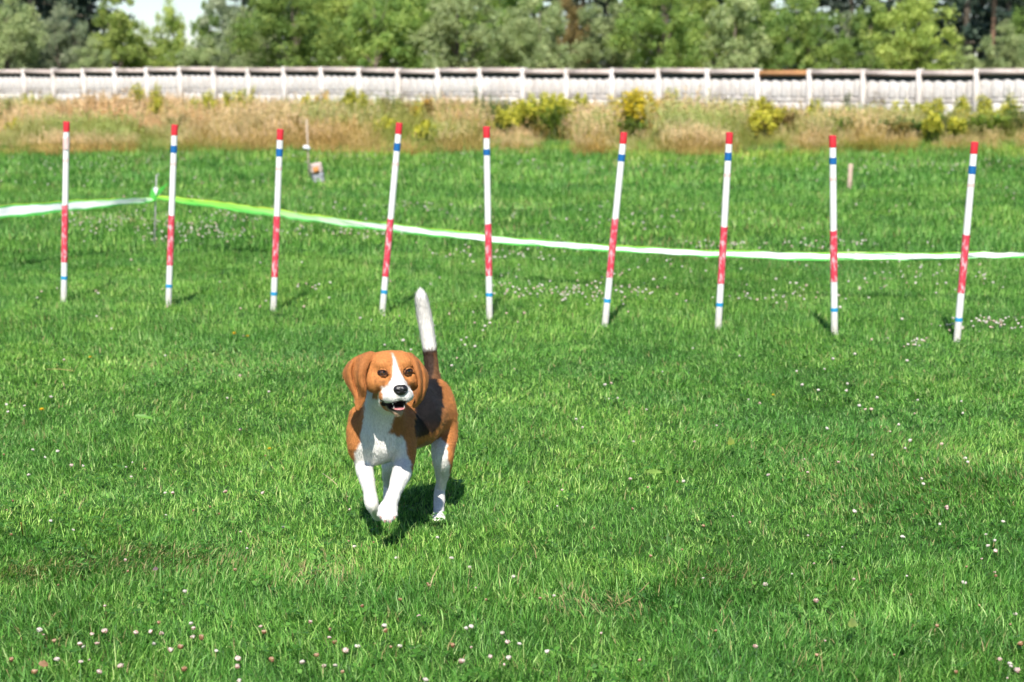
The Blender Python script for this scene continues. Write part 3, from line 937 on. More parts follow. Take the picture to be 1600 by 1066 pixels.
M_PWHITE = m_paint('white_pole_plastic', (0.76, 0.74, 0.72), (0.55, 0.50, 0.44), .0, (30, 30, 6), .4, True)
M_PRED = m_paint('red_tape', (0.60, 0.025, 0.035), (0.72, 0.30, 0.30), -.02)
M_PBAND = m_paint('scuffed_red_tape', (0.66, 0.05, 0.085), (0.84, 0.46, 0.50), .12, (60, 60, 26))
M_PBLUE = m_paint('blue_tape', (0.012, 0.125, 0.36), (0.2, 0.40, 0.6), -.06)
M_PBLUE2 = m_paint('light_blue_tape', (0.03, 0.30, 0.58), (0.3, 0.55, 0.7), -.06)
M_PSTAIN = m_paint('pink_tape_residue', (0.72, 0.50, 0.46), (0.72, 0.66, 0.63), .14)
POLES = [((104, 190), (99.5, 472), .46, .777, (.103, .152), .855, 'leftmost red and white weave pole with a torn blue band'),
         ((273, 195), (263, 479), .495, .77, (.113, .152), .876, 'second weave pole from the left beside the tape stake'),
         ((438, 202), (427, 487), .474, .807, (.105, .147), .89, 'third weave pole from the left'),
         ((624, 192), (597, 491), .498, .80, (.105, .145), .872, 'fourth weave pole leaning right above the dog head'),
         ((760, 198), (765, 500), .50, .768, (.115, .145), .857, 'fifth weave pole from the left, right of the dog tail'),
         ((975, 207), (945, 510), .442, .745, (.112, .147), .857, 'sixth weave pole leaning right beside the bright yellow bush'),
         ((1140, 207), (1122, 515), .474, .763, (.10, .14), .862, 'seventh weave pole, third from the right'),
         ((1301, 212), (1304, 525), .47, .725, (.108, .14), .857, 'eighth weave pole, left of the short wooden stake'),
         ((1523, 222), (1495, 534), .46, .752, (.118, .157), .878, 'rightmost weave pole leaning right')]


def cyl(r, z0, z1, n=20, taper=1.0, wob=0.0):
    mb = MB(); V = []
    for z in (z0, z1):
        for k in range(n):
            an = 2 * math.pi * k / n; rr = r * (1 + wob * math.sin(an * 3 + z * 40))
            V.append((rr * math.cos(an), rr * math.sin(an), z + (wob * .1 * math.sin(an * 2) if z == z1 else 0)))
    mb.add(V, [(k, (k + 1) % n, n + (k + 1) % n, n + k) for k in range(n)])
    mb.add(V[:n], [tuple(range(n))[::-1]]); mb.add(V[n:], [tuple(range(n))])
    return mb.mesh('band', False)


def hollow_top(r, z0, z1, n=20):
    mb = MB(); V = []
    for rr, z in ((r, z0), (r, z1 - .002), (r * .97, z1), (r * .84, z1), (r * .82, z1 - .05)):
        for k in range(n): V.append((rr * math.cos(2 * math.pi * k / n), rr * math.sin(2 * math.pi * k / n), z))
    F = [(L * n + k, L * n + (k + 1) % n, (L + 1) * n + (k + 1) % n, (L + 1) * n + k) for L in range(4) for k in range(n)]
    mb.add(V, F); mb.add(V[4 * n:], [tuple(range(n))])
    return mb.mesh('cap', False)


def shade_auto(me):
    for p_ in me.polygons:
        p_.use_smooth = len(p_.vertices) == 4
    return me


for i, (tp, bt, rb0, rb1, bl, lo, lab) in enumerate(POLES):
    g = on_ground(*bt); top = at(tp[0], tp[1], g.y + random.uniform(-.03, .03))
    axis = (top - g); L = axis.length
    root = empty('weave_pole', g); root.rotation_euler = axis.to_track_quat('Z', 'Y').to_euler()
    tag(root, lab, 'pole', 'row of weave poles')
    r = .0178; Z = lambda f: L * (1 - f)
    link('shaft', shade_auto(cyl(r, -.06, Z(.05))), M_PWHITE, root)
    link('red_cap', shade_auto(hollow_top(r + .0012, Z(.057), L)), M_PRED, root)
    o = link('blue_band', shade_auto(cyl(r + .001, Z(bl[1]), Z(bl[0]))), M_PBLUE, root)
    o = link('red_band', shade_auto(cyl(r + .001, Z(rb1), Z(rb0), wob=.03)), M_PBAND, root); o.rotation_euler.z = i * 1.3
    link('lower_blue_band', shade_auto(cyl(r + .001, Z(lo + .018), Z(lo))), M_PBLUE2, root)
    if i in (1, 2, 3, 6, 7, 8, 0):
        link('tape_residue', shade_auto(cyl(r + .0006, Z(.222), Z(.205), wob=.02)), M_PSTAIN, root)
    if i == 0:
        o = link('torn_tape', shade_auto(cyl(r + .0016, Z(.152), Z(.088), 20, wob=.06)), M_PSTAIN, root); o.location.x = -.004

# ------------------------------------------------------------------ barrier tape on its thin stake
M_TAPE = NT('barrier_tape')
vv = M_TAPE.attr('v').outputs['Fac']
tc = M_TAPE.ramp(vv, [(0.0, (0.10, 0.52, 0.08)), (0.17, (0.10, 0.52, 0.08)), (0.20, (0.84, 0.86, 0.84)), (0.78, (0.84, 0.86, 0.84)), (0.81, (0.12, 0.55, 0.09)), (0.93, (0.12, 0.55, 0.09)), (0.95, (0.45, 0.62, 0.05))])
tc2 = M_TAPE.ramp(vv, [(0.0, (0.10, 0.52, 0.08)), (0.25, (0.14, 0.55, 0.08)), (0.5, (0.30, 0.66, 0.09)), (0.75, (0.20, 0.60, 0.08)), (0.97, (0.55, 0.65, 0.06))])
kk = M_TAPE.attr('k').outputs['Fac']
tcm = M_TAPE.mix(kk, tc, tc2)
M_TAPE.base(tcm, .3, .5); M_TAPE.leafy(tcm, .22, (1, 1, 1)); M_TAPE = M_TAPE.m
stake_b = on_ground(240, 387); SY = stake_b.y
stk = empty('metal_stake', stake_b); tag(stk, 'thin grey metal stake holding the barrier tape left of the second pole', 'stake')
tp_ = at(244.5, 273, SY) - stake_b
mb = MB(); mb.tube([(0, 0, -.1), tp_ * .5 + Vector((.002, 0, 0)), tp_], [.0058, .0056, .005], 8); link('rod', mb.mesh('rod', True), m_plain('galvanised_rod', (.34, .33, .32), .45, .5), stk)
mb = MB(); mb.tube([tp_ + Vector((0, 0, -.002)), tp_ + Vector((.012, 0, .012)), tp_ + Vector((.02, 0, 0)), tp_ + Vector((.012, 0, -.012))], [.003] * 4, 6); link('hook', mb.mesh('hook', True), bpy.data.materials['galvanised_rod'], stk)


def ribbon(name, ctrl, n, label, wid=.07):
    """ctrl: (px, py, Y, visible width px, green share); a twisted strip through the points, with pleats"""
    c = np.array(ctrl, float); t = np.linspace(0, 1, len(c)); tt = np.linspace(0, 1, n)
    px = np.interp(tt, t, c[:, 0]);
    # smooth interpolation of the rest over px
    def sm(col):
        y_ = np.interp(tt, t, c[:, col]); kern = np.ones(9) / 9
        yp = np.concatenate([2 * y_[0] - y_[1:5][::-1], y_, 2 * y_[-1] - y_[-5:-1][::-1]])
        return np.convolve(yp, kern, 'valid')
    py, Yd, wv, gs = sm(1), sm(2), sm(3), sm(4)
    rows = 7; V = []; av = []; ak = []
    for i in range(n):
        p = at(px[i], py[i], Yd[i]); vis = wv[i] * Yd[i] / FPX
        tilt = .75 + .2 * math.sin(i * .05); wid = vis / math.cos(tilt)
        for j in range(rows):
            s = (j / (rows - 1) - .5) * wid
            fold = .006 * math.sin(j * 2.1 + i * .13) + .006 * math.sin(i * .41 + j) + .004 * math.sin(i * 1.13 + j * 1.7)
            V.append((p.x, p.y + s * math.sin(tilt) + fold, p.z + s * math.cos(tilt) + .003 * math.sin(i * .3 + j) + .0016 * math.sin(i * .9)))
            av.append(j / (rows - 1)); ak.append(gs[i])
    F = [(i * rows + j, (i + 1) * rows + j, (i + 1) * rows + j + 1, i * rows + j + 1) for i in range(n - 1) for j in range(rows - 1)]
    o = link(name, mesh_np(name, np.array(V), np.array(F), {'v': np.array(av), 'k': np.array(ak)}, True), M_TAPE)
    return tag(o, label, 'tape')


ribbon('barrier_tape', [(-230, 350, 11.6, 24, 0), (-120, 341, 12.2, 21, 0), (0, 331, 12.9, 19, 0), (60, 326, 13.2, 18, 0), (120, 321, 13.6, 15, .05), (180, 316, 13.9, 12, .15), (225, 312.5, SY - .06, 9, .3), (243, 310.5, SY - .01, 7, .5)], 90,
       'green edged white barrier tape running left from the thin stake')
ribbon('barrier_tape', [(243, 309, SY - .012, 6, 1), (300, 315, SY - .2, 9, 1), (360, 323, SY - .5, 10, 1), (420, 331, SY - .8, 11, .9), (480, 340, SY - 1.1, 11, .65), (540, 348, SY - 1.4, 12, .45), (600, 354, SY - 1.7, 12, .15), (700, 366, SY - 2.0, 12, 0), (800, 376.5, SY - 2.3, 11, 0), (900, 384, SY - 2.6, 10, 0),
                        (1000, 391, SY - 2.8, 9, 0), (1120, 396.5, SY - 3.0, 10, 0), (1250, 400, SY - 3.2, 12, 0), (1400, 401, SY - 3.3, 11, 0), (1500, 400, SY - 3.4, 10, 0), (1600, 397, SY - 3.5, 9, .1), (1700, 393, SY - 3.6, 9, .2), (1850, 388, SY - 3.7, 10, .2)], 260,
       'long sagging barrier tape running right behind the weave poles')
# the knotted tail of tape on the stake
kn = empty('tape_knot', at(243, 305, SY)); tag(kn, 'green and white tape knot with a loose tail on the thin stake', 'tape')
random.seed(3); mb = MB()
kp = at(243, 305, SY)
for (pts, a_) in (([(238, 293), (236, 300), (240, 308), (244, 312)], .86), ([(242, 306), (248, 299), (254, 295), (262, 287)], .9), ([(240, 306), (247, 303), (252, 298), (259, 291)], .1), ([(236, 301), (240, 297), (245, 300), (243, 307)], .5)):
    P3 = [at(a, b, SY - .015 - .006 * i) - kp for i, (a, b) in enumerate(pts)]
    V = []
    for i, p in enumerate(P3):
        w = .026 * (1 if i < 3 else .5); V += [p + Vector((-w * .5, .004, -w)), p + Vector((w * .5, -.004, w))]
    mb.add(V, [(2 * i, 2 * i + 1, 2 * i + 3, 2 * i + 2) for i in range(3)], a_)
me = mb.mesh('knot'); link('knot', me, M_TAPE, kn)

# ------------------------------------------------------------------ small markers in the lawn
M_WOOD = m_plain('weathered_wood', (.50, .37, .29), .85, .2, .2, 20)
g = on_ground(1326.5, 298); tpv = at(1329.5, 256, g.y) - g
st = empty('wooden_stake', g); tag(st, 'short pale wooden stake in the lawn right of the eighth pole', 'stake')
mb = MB(); V = []
for f, w in ((-.15, .5), (0, 1), (.97, 1.05), (1.0, .85)):
    c = tpv * f
    V += [c + Vector((sx * .022 * w, sy * .014 * w, 0)) for sx, sy in ((-1, -1), (1, -1), (1, 1), (-1, 1))]
F = [(L * 4 + k, L * 4 + (k + 1) % 4, L * 4 + 4 + (k + 1) % 4, L * 4 + 4 + k) for L in range(3) for k in range(4)] + [(3, 2, 1, 0), (12, 13, 14, 15)]
mb.add(V, F); link('stake_body', mb.mesh('stake_body'), M_WOOD, st)

g = on_ground(484, 279); sk = empty('marker_stick', g); tag(sk, 'thin pale stick with a white knob left of the orange and grey bag', 'stick')
a_, b_, c_ = at(481, 232, g.y) - g, at(479, 186, g.y) - g, at(484, 279, g.y) - g
mb = MB(); mb.tube([c_ + Vector((0, 0, -.08)), a_, b_], [.012, .010, .007], 7); link('stick_shaft', mb.mesh('stick_shaft', True), m_plain('pale_cane', (.50, .40, .33), .8), sk)
mb = MB(); mb.tube([a_ + Vector((-.05, -.02, -.015)), a_ + Vector((-.035, -.02, .015)), a_ + Vector((0, -.02, .01)), a_ + Vector((.03, -.02, -.01))], [.012, .028, .026, .012], 8)
link('white_knob', mb.mesh('white_knob', True), m_plain('white_plastic', (.78, .79, .80), .4), sk)

g = on_ground(498, 286); bag = empty('litter_bag', g, .25); bag.scale = (.85, .85, .85); bag.rotation_euler.x = -.05; bag.rotation_euler.y = -.14
tag(bag, 'small crumpled orange, white and grey bag standing in the far lawn', 'bag')


def crumple(w, d, z0, z1, seed, name, top=1.0):
    r_ = np.random.default_rng(seed); mb = MB(); n = 14; rows = 6; V = []
    for i in range(rows):
        t = i / (rows - 1); z = z0 + (z1 - z0) * t
        for k in range(n):
            an = 2 * math.pi * k / n; c, s = math.cos(an), math.sin(an)
            e = 1 / max(abs(c), abs(s)) ** .75; sc = (1 + (top - 1) * t) * (1 + r_.normal(0, .045))
            V.append((w / 2 * c * e * sc, d / 2 * s * e * sc, z + r_.normal(0, .006)))
    mb.add(V, [(i * n + k, i * n + (k + 1) % n, (i + 1) * n + (k + 1) % n, (i + 1) * n + k) for i in range(rows - 1) for k in range(n)] + [tuple(range(n))[::-1], tuple((rows - 1) * n + k for k in range(n))])
    return mb.mesh(name)


link('grey_body', crumple(.165, .11, -.02, .135, 1, 'grey_body'), m_plain('grey_foil', (.28, .29, .31), .6, .4, .4, 18), bag)
link('pale_top', crumple(.17, .115, .137, .27, 2, 'pale_top', .92), m_plain('pale_foil', (.48, .38, .34), .6, .3, .2, 20), bag)
mb = MB(); mb.add([(-.06, -.078, .14), (.022, -.080, .145), (.016, -.074, .225), (-.052, -.072, .22), (-.05, -.064, .14), (.015, -.064, .14), (.012, -.060, .222), (-.045, -.060, .217)],
                  [(0, 1, 2, 3), (4, 7, 6, 5), (0, 4, 5, 1), (1, 5, 6, 2), (2, 6, 7, 3), (3, 7, 4, 0)])
link('orange_patch', mb.mesh('orange_patch'), m_plain('orange_print', (.58, .24, .07), .6), bag)
# ------------------------------------------------------------------ the dog
KX, KY, KS = 500.0, 430.0, 2.6        # working frame of the dog studies: photo pixel = K + value / KS


def DP(cx, cy, Y):
    p = at(KX + cx / KS, KY + cy / KS, Y)
    return np.array((p.x, p.y, p.z))


def DQ(Y):
    return Y / (FPX * KS)             # metres per study pixel at depth Y


VOX = 0.0027
DLO = np.array((-0.56, 5.26, -0.03)); DHI = np.array((-0.12, 6.24, 0.80))
NG = np.ceil((DHI - DLO) / VOX).astype(int)
SD = np.full(NG, 0.06, np.float32)
gx, gy, gz = [DLO[i] + VOX * np.arange(NG[i], dtype=np.float32) for i in range(3)]


def smin(a, b, k):
    h = np.clip(.5 + .5 * (b - a) / k, 0, 1)
    return b * (1 - h) + a * h - k * h * (1 - h)


def box_of(lo, hi, pad=.05):
    i0 = np.clip(np.floor((lo - pad - DLO) / VOX).astype(int), 0, NG - 1); i1 = np.clip(np.ceil((hi + pad - DLO) / VOX).astype(int) + 1, 1, NG)
    sl = tuple(slice(a, b) for a, b in zip(i0, i1))
    X, Y_, Z_ = np.meshgrid(gx[sl[0]], gy[sl[1]], gz[sl[2]], indexing='ij')
    return sl, X, Y_, Z_


def apply(sl, d, k, sub=False):
    cur = SD[sl]
    if sub: SD[sl] = -smin(-cur, d, k)
    else: SD[sl] = smin(cur, d, k)


def cone(a, b, ra, rb, k=.02, sub=False):
    a, b = np.asarray(a, float), np.asarray(b, float); r = max(ra, rb)
    sl, X, Y_, Z_ = box_of(np.minimum(a, b) - r, np.maximum(a, b) + r)
    ba = b - a; L2 = ba @ ba
    t = np.clip(((X - a[0]) * ba[0] + (Y_ - a[1]) * ba[1] + (Z_ - a[2]) * ba[2]) / L2, 0, 1)
    d = np.sqrt((X - a[0] - t * ba[0]) ** 2 + (Y_ - a[1] - t * ba[1]) ** 2 + (Z_ - a[2] - t * ba[2]) ** 2) - (ra + (rb - ra) * t)
    apply(sl, d, k, sub)


def ell(c, rad, k=.02, M=None, sub=False):
    """ellipsoid; columns of M are its axes"""
    c = np.asarray(c, float); rad = np.asarray(rad, float); r = rad.max()
    sl, X, Y_, Z_ = box_of(c - r, c + r)
    D = [X - c[0], Y_ - c[1], Z_ - c[2]]
    if M is not None:
        D = [D[0] * M[0, i] + D[1] * M[1, i] + D[2] * M[2, i] for i in range(3)]
    k0 = np.sqrt(sum((D[i] / rad[i]) ** 2 for i in range(3))) + 1e-6
    k1 = np.sqrt(sum((D[i] / rad[i] ** 2) ** 2 for i in range(3))) + 1e-6
    apply(sl, k0 * (k0 - 1) / k1, k, sub)


def chain(pts, k=.016):
    """pts: (cx, cy, Y, r in study px); one limb with smooth radii, then blended into the body"""
    A = np.array([DP(*p[:3]) for p in pts]); Rr = np.array([p[3] * DQ(p[2]) for p in pts])
    m = (len(pts) - 1) * 7 + 1; tt = np.linspace(0, 1, m)
    A = catmull(A, tt); Rr = catmull(Rr[:, None], tt)[:, 0]
    sl, X, Y_, Z_ = box_of(A.min(0) - Rr.max(), A.max(0) + Rr.max(), .045)
    D = np.full(X.shape, 9.0, np.float32)
    for a, b, ra, rb in zip(A[:-1], A[1:], Rr[:-1], Rr[1:]):
        ba = b - a; L2 = ba @ ba
        t = np.clip(((X - a[0]) * ba[0] + (Y_ - a[1]) * ba[1] + (Z_ - a[2]) * ba[2]) / L2, 0, 1)
        D = np.minimum(D, np.sqrt((X - a[0] - t * ba[0]) ** 2 + (Y_ - a[1] - t * ba[1]) ** 2 + (Z_ - a[2] - t * ba[2]) ** 2) - (ra + (rb - ra) * t))
    apply(sl, D, k)


def catmull(P_, t):
    n = len(P_) - 1; x = np.clip(t, 0, 1) * n; i = np.minimum(x.astype(int), n - 1); f = (x - i)[:, None]
    g = lambda j: P_[np.clip(j, 0, n)]
    p0, p1, p2, p3 = g(i - 1), g(i), g(i + 1), g(i + 2)
    return .5 * ((2 * p1) + (-p0 + p2) * f + (2 * p0 - 5 * p1 + 4 * p2 - p3) * f ** 2 + (-p0 + 3 * p1 - 3 * p2 + p3) * f ** 3)


Q = DQ(5.6)
# body axis: chest towards the camera and left, rump away and right
ax_b = DP(470, 560, 5.93) - DP(250, 640, 5.56); ax_b /= np.linalg.norm(ax_b)
side_b = np.cross(ax_b, (0, 0, 1)); side_b /= np.linalg.norm(side_b)
up_b = np.cross(side_b, ax_b)
MBODY = np.stack([side_b, ax_b, up_b], 1)
cone(DP(264, 628, 5.63), DP(385, 590, 5.77), 114 * Q, 108 * Q, .03)
cone(DP(385, 590, 5.76), DP(462, 556, 5.92), 106 * Q, 84 * Q, .03)
ell(DP(474, 540, 5.94), (74 * Q, 95 * Q, 112 * Q), .03, MBODY)                 # rump
cone(DP(330, 500, 5.70), DP(462, 486, 5.95), 66 * Q, 56 * Q, .03)               # back
ell(DP(244, 655, 5.59), (88 * Q, 62 * Q, 96 * Q), .025, MBODY)                 # breast
ell(DP(238, 728, 5.635), (70 * Q, 80 * Q, 40 * Q), .025, MBODY)                  # brisket
cone(DP(255, 590, 5.60), DP(264, 480, 5.545), 90 * Q, 78 * Q, .03)              # neck
# fore leg at the left of the picture, lifted, paw folded back
chain([(158, 570, 5.63, 40), (156, 680, 5.605, 46), (174, 765, 5.61, 35), (191, 835, 5.555, 31), (201, 885, 5.515, 25.5), (209, 922, 5.488, 28), (217, 948, 5.495, 25), (226, 963, 5.525, 21), (238, 974, 5.555, 24)], .02)
ell(DP(241, 977, 5.57), (24 * Q, 26 * Q, 17 * Q), .008)
# fore leg at the right of the picture, reaching forward
chain([(345, 595, 5.63, 44), (350, 695, 5.60, 45), (341, 770, 5.585, 43), (323, 828, 5.51, 36), (305, 870, 5.465, 29), (293, 902, 5.44, 31), (282, 932, 5.425, 28)], .02)
ell(DP(276, 957, 5.415), (40 * Q, 40 * Q, 36 * Q), .012)
TOES = [(247, 972, 5.395), (264, 988, 5.38), (285, 989, 5.38), (303, 974, 5.395)]
for cx, cy, Y in TOES:
    cone(DP(cx + (276 - cx) * .35, cy - 22, Y + .025), DP(cx, cy, Y), 12.5 * Q, 15 * Q, .0025)
# hind leg at the right of the picture, on the ground
chain([(490, 590, 5.94, 66), (505, 650, 5.92, 54), (498, 724, 5.86, 49), (500, 785, 5.885, 37), (493, 842, 5.93, 24), (487, 876, 5.952, 20), (484, 918, 5.90, 23.5), (482, 958, 5.845, 25)], .02)
ell(DP(480, 980, 5.815), (29 * Q, 38 * Q, 25 * Q), .010)
HTOES = [(461, 993, 5.785), (473, 1000, 5.77), (487, 1000, 5.77), (499, 993, 5.785)]
for cx, cy, Y in HTOES:
    cone(DP(cx, cy - 12, Y + .02), DP(cx, cy, Y), 10 * Q, 12 * Q, .0025)
ell(DP(487, 872, 5.968), (15 * Q, 20 * Q, 24 * Q), .012)
# the other hind leg, swung forward under the belly
chain([(392, 620, 5.97, 66), (330, 690, 5.94, 50), (292, 765, 5.88, 38), (280, 820, 5.92, 27), (276, 860, 5.945, 20), (278, 905, 5.92, 21), (276, 945, 5.89, 22)], .014)
ell(DP(275, 968, 5.87), (26 * Q, 34 * Q, 22 * Q), .010)
# tail
chain([(468, 455, 5.985, 27), (457, 400, 6.00, 28), (446, 310, 6.02, 29), (434, 225, 6.03, 30), (421, 150, 6.03, 30), (412, 98, 6.02, 26), (409, 76, 6.015, 16)], .02)

# head: own frame, x to the right of the picture, y out along the muzzle, z up
HY = 5.405; HQ = DQ(HY); HO = DP(302, 393, HY)
yaw, pit = R(17), R(4)
hy = np.array((math.sin(yaw) * math.cos(pit), -math.cos(yaw) * math.cos(pit), math.sin(pit)))
hx = np.cross((0, 0, 1.0), hy) * -1; hx = np.cross(hy, (0, 0, 1.0)); hx /= np.linalg.norm(hx)
if hx[0] < 0: hx = -hx
hz = np.cross(hx, hy); hz = hz if hz[2] > 0 else -hz
MH = np.stack([hx, hy, hz], 1)


def HP(x, y, z):
    return HO + (hx * x + hy * y + hz * z) * HQ


def hc(a, b, ra, rb, k, sub=False):
    cone(HP(*a), HP(*b), ra * HQ, rb * HQ, k * HQ, sub)


def he(c, rad, k, sub=False, tilt=0.0, roll=0.0):
    M = MH
    if tilt or roll:
        ct, st = math.cos(tilt), math.sin(tilt); cr, sr = math.cos(roll), math.sin(roll)
        M = MH @ np.array(((1, 0, 0), (0, ct, -st), (0, st, ct))) @ np.array(((cr, -sr, 0), (sr, cr, 0), (0, 0, 1)))
    ell(HP(*c), np.array(rad) * HQ, k * HQ, M, sub)


he((0, -70, 4), (98, 92, 78), 24)                       # skull
he((0, -105, -10), (92, 80, 80), 24)
for s in (-1, 1):
    he((s * 48, -66, 18), (56, 66, 58), 20)             # temple
    he((s * 78, -40, -38), (38, 52, 50), 24)            # cheek
    he((s * 40, -6, 36), (38, 26, 24), 20)               # brow
    he((s * 52, 6, -42), (28, 30, 26), 18)              # below the eye
hc((0, -10, 0), (0, 84, -50), 34, 24, 16)               # bridge
hc((0, 0, -56), (0, 70, -76), 54, 41, 16)               # muzzle
for s in (-1, 1):
    he((s * 25, 64, -94), (29, 40, 31), 10)             # flews
    he((s * 46, 24, -96), (26, 44, 28), 12)
hc((0, -30, -124), (0, 54, -161), 44, 20, 14)           # lower jaw
hc((0, -60, -105), (0, -110, -120), 62, 70, 30)         # throat
he((0, 58, -133), (38, 64, 17), 4, True, .12)         # open mouth
he((0, 12, -121), (84, 36, 6.5), 4, True, .30)          # mouth corners
for s in (-1, 1):
    he((s * 53, 22, 1), (18, 14, 12.5), 4, True, 0, s * -.35)    # eye sockets
    for (p1, p2, rr) in (((36, 34, 3), (47, 33, 12.5), 4.0), ((47, 33, 12.5), (60, 26, 12.5), 5.0), ((60, 26, 12.5), (72, 13, 4), 4.5),
                         ((36, 34, 0), (48, 32, -11), 4), ((48, 32, -11), (60, 25, -11), 4), ((60, 25, -11), (72, 13, 1), 4)):
        hc((s * p1[0], p1[1], p1[2]), (s * p2[0], p2[1], p2[2]), rr, rr, 4)    # lids

# ears: dense point sheets given thickness
EARL = [[(230, 322, -40), (218, 316, -44), (206, 313, -62), (198, 318, -84), (192, 330, -104)],
        [(206, 344, -4), (182, 332, 0), (160, 334, -52), (144, 338, -62), (128, 350, -96)],
        [(186, 384, 20), (162, 374, 24), (140, 376, -56), (120, 376, -44), (98, 392, -84)],
        [(182, 428, 26), (158, 420, 30), (140, 424, -54), (122, 420, -36), (102, 425, -70)],
        [(186, 462, 26), (168, 458, 28), (150, 464, -44), (136, 462, -30), (122, 460, -50)],
        [(184, 492, 8), (172, 494, 4), (160, 500, -18), (150, 498, -22), (141, 492, -32)],
        [(172, 522, 0), (164, 526, -4), (157, 530, -12), (151, 528, -16), (146, 522, -20)],
        [(157, 545, -8), (154, 547, -9), (151, 548, -11), (149, 546, -12), (147, 543, -14)]]
EARR = [[(352, 320, -50), (360, 318, -58), (368, 320, -74), (373, 326, -90), (378, 336, -108)],
        [(374, 350, -26), (382, 344, -30), (392, 344, -66), (400, 348, -76), (408, 360, -112)],
        [(388, 390, -8), (397, 384, -14), (408, 382, -60), (419, 382, -64), (432, 394, -106)],
        [(399, 432, -2), (407, 428, -10), (416, 430, -54), (426, 426, -58), (438, 426, -96)],
        [(400, 470, 0), (406, 470, -10), (413, 472, -42), (421, 468, -48), (431, 464, -78)],
        [(391, 500, -8), (396, 504, -14), (402, 507, -30), (409, 505, -38), (416, 501, -56)],
        [(382, 522, -16), (385, 525, -20), (389, 528, -28), (393, 527, -34), (398, 524, -42)],
        [(378, 532, -20), (380, 534, -22), (382, 535, -26), (384, 535, -29), (386, 534, -32)]]
EAR_PTS = []


for ear in (EARL, EARR):
    rows = np.array([[DP(cx, cy, HY - d * HQ) for cx, cy, d in r_] for r_ in ear])   # (8,3,3)
    tt = np.linspace(0, 1, 70); vv = np.linspace(0, 1, 36)
    cols = np.stack([catmull(rows[:, j], tt) for j in range(5)], 1)
    S = np.stack([catmull(c, vv) for c in cols], 0)                                   # (70,26,3)
    pts = S.reshape(-1, 3); EAR_PTS.append(pts)
    lo, hi = pts.min(0), pts.max(0)
    sl, X, Y_, Z_ = box_of(lo, hi, .014)
    G = np.stack([X.ravel(), Y_.ravel(), Z_.ravel()], 1).astype(np.float32); dmin = np.full(len(G), 1e3, np.float32)
    p2 = pts.astype(np.float32); pp2 = (p2 ** 2).sum(1)
    for c0 in range(0, len(G), 20000):
        g_ = G[c0:c0 + 20000]; ctr = p2.mean(0)
        q_ = g_ - ctr; w_ = p2 - ctr
        dd = (q_ ** 2).sum(1)[:, None] + (w_ ** 2).sum(1)[None] - 2 * q_ @ w_.T
        dmin[c0:c0 + 20000] = np.sqrt(np.maximum(dd.min(1), 0))
    apply(sl, dmin.reshape(X.shape) - .0036, .004)


def surface_nets(S):
    ins = S < 0
    cnt = np.zeros(np.array(S.shape) - 1, np.int8)
    for dx in (0, 1):
        for dy in (0, 1):
            for dz in (0, 1):
                cnt += ins[dx:S.shape[0] - 1 + dx, dy:S.shape[1] - 1 + dy, dz:S.shape[2] - 1 + dz]
    act = (cnt > 0) & (cnt < 8)
    I = np.argwhere(act); idx = np.full(act.shape, -1, np.int32); idx[act] = np.arange(len(I))
    acc = np.zeros((len(I), 3)); num = np.zeros(len(I))
    cs = [(a, b, c) for a in (0, 1) for b in (0, 1) for c in (0, 1)]
    for a in range(8):
        for b in range(a + 1, 8):
            ca, cb = np.array(cs[a]), np.array(cs[b])
            if np.abs(ca - cb).sum() != 1: continue
            va = S[I[:, 0] + ca[0], I[:, 1] + ca[1], I[:, 2] + ca[2]]; vb = S[I[:, 0] + cb[0], I[:, 1] + cb[1], I[:, 2] + cb[2]]
            m = (va < 0) != (vb < 0); t = np.where(m, va / np.where(m, va - vb, 1), 0)
            acc += np.where(m[:, None], ca + t[:, None] * (cb - ca), 0); num += m
    V = (I + acc / num[:, None])
    F = []
    for ax in range(3):
        o = [q for q in range(3) if q != ax]
        a_ = np.take(ins, range(S.shape[ax] - 1), ax); b_ = np.take(ins, range(1, S.shape[ax]), ax)
        E = np.argwhere(a_ != b_); E = E[(E[:, o[0]] > 0) & (E[:, o[1]] > 0) & (E[:, o[0]] < S.shape[o[0]] - 1) & (E[:, o[1]] < S.shape[o[1]] - 1)]
        flip = a_[E[:, 0], E[:, 1], E[:, 2]]
        q = []
        for d0, d1 in ((0, 0), (1, 0), (1, 1), (0, 1)):
            e = E.copy(); e[:, o[0]] -= d0; e[:, o[1]] -= d1; q.append(idx[e[:, 0], e[:, 1], e[:, 2]])
        q = np.stack(q, 1)
        if ax == 1: flip = ~flip
        q[flip] = q[flip][:, ::-1]
        F.append(q)
    return V, np.concatenate(F)


DV, DF = surface_nets(SD)
DV = DLO + DV * VOX
DF = DF[(DF >= 0).all(1)]
# face orientation check: volume must be positive
c0 = DV[DF]; vol = np.einsum('ij,ij->i', c0[:, 0], np.cross(c0[:, 1], c0[:, 2])).sum() + np.einsum('ij,ij->i', c0[:, 0], np.cross(c0[:, 2], c0[:, 3])).sum()
if vol < 0: DF = DF[:, ::-1].copy()


def relax(V, F, it=2, lam=.5):
    E = np.concatenate([F[:, [0, 1]], F[:, [1, 2]], F[:, [2, 3]], F[:, [3, 0]]])
    deg = np.bincount(E.ravel(), minlength=len(V)).astype(float)
    for _ in range(it):
        s_ = np.zeros_like(V)
        for a in range(3):
            s_[:, a] = np.bincount(E[:, 0], V[E[:, 1], a], len(V)) + np.bincount(E[:, 1], V[E[:, 0], a], len(V))
        V = V + lam * (s_ / np.maximum(deg, 1)[:, None] - V)
    return V


DV = relax(DV, DF, 2)


def nz3(P_, f, seed):
    return (vnoise(P_[:, 0] * f, P_[:, 2] * f, seed) + vnoise(P_[:, 1] * f + 7, P_[:, 2] * f + 3, seed + 1) + vnoise(P_[:, 0] * f + 5, P_[:, 1] * f, seed + 2)) / 3 - .5


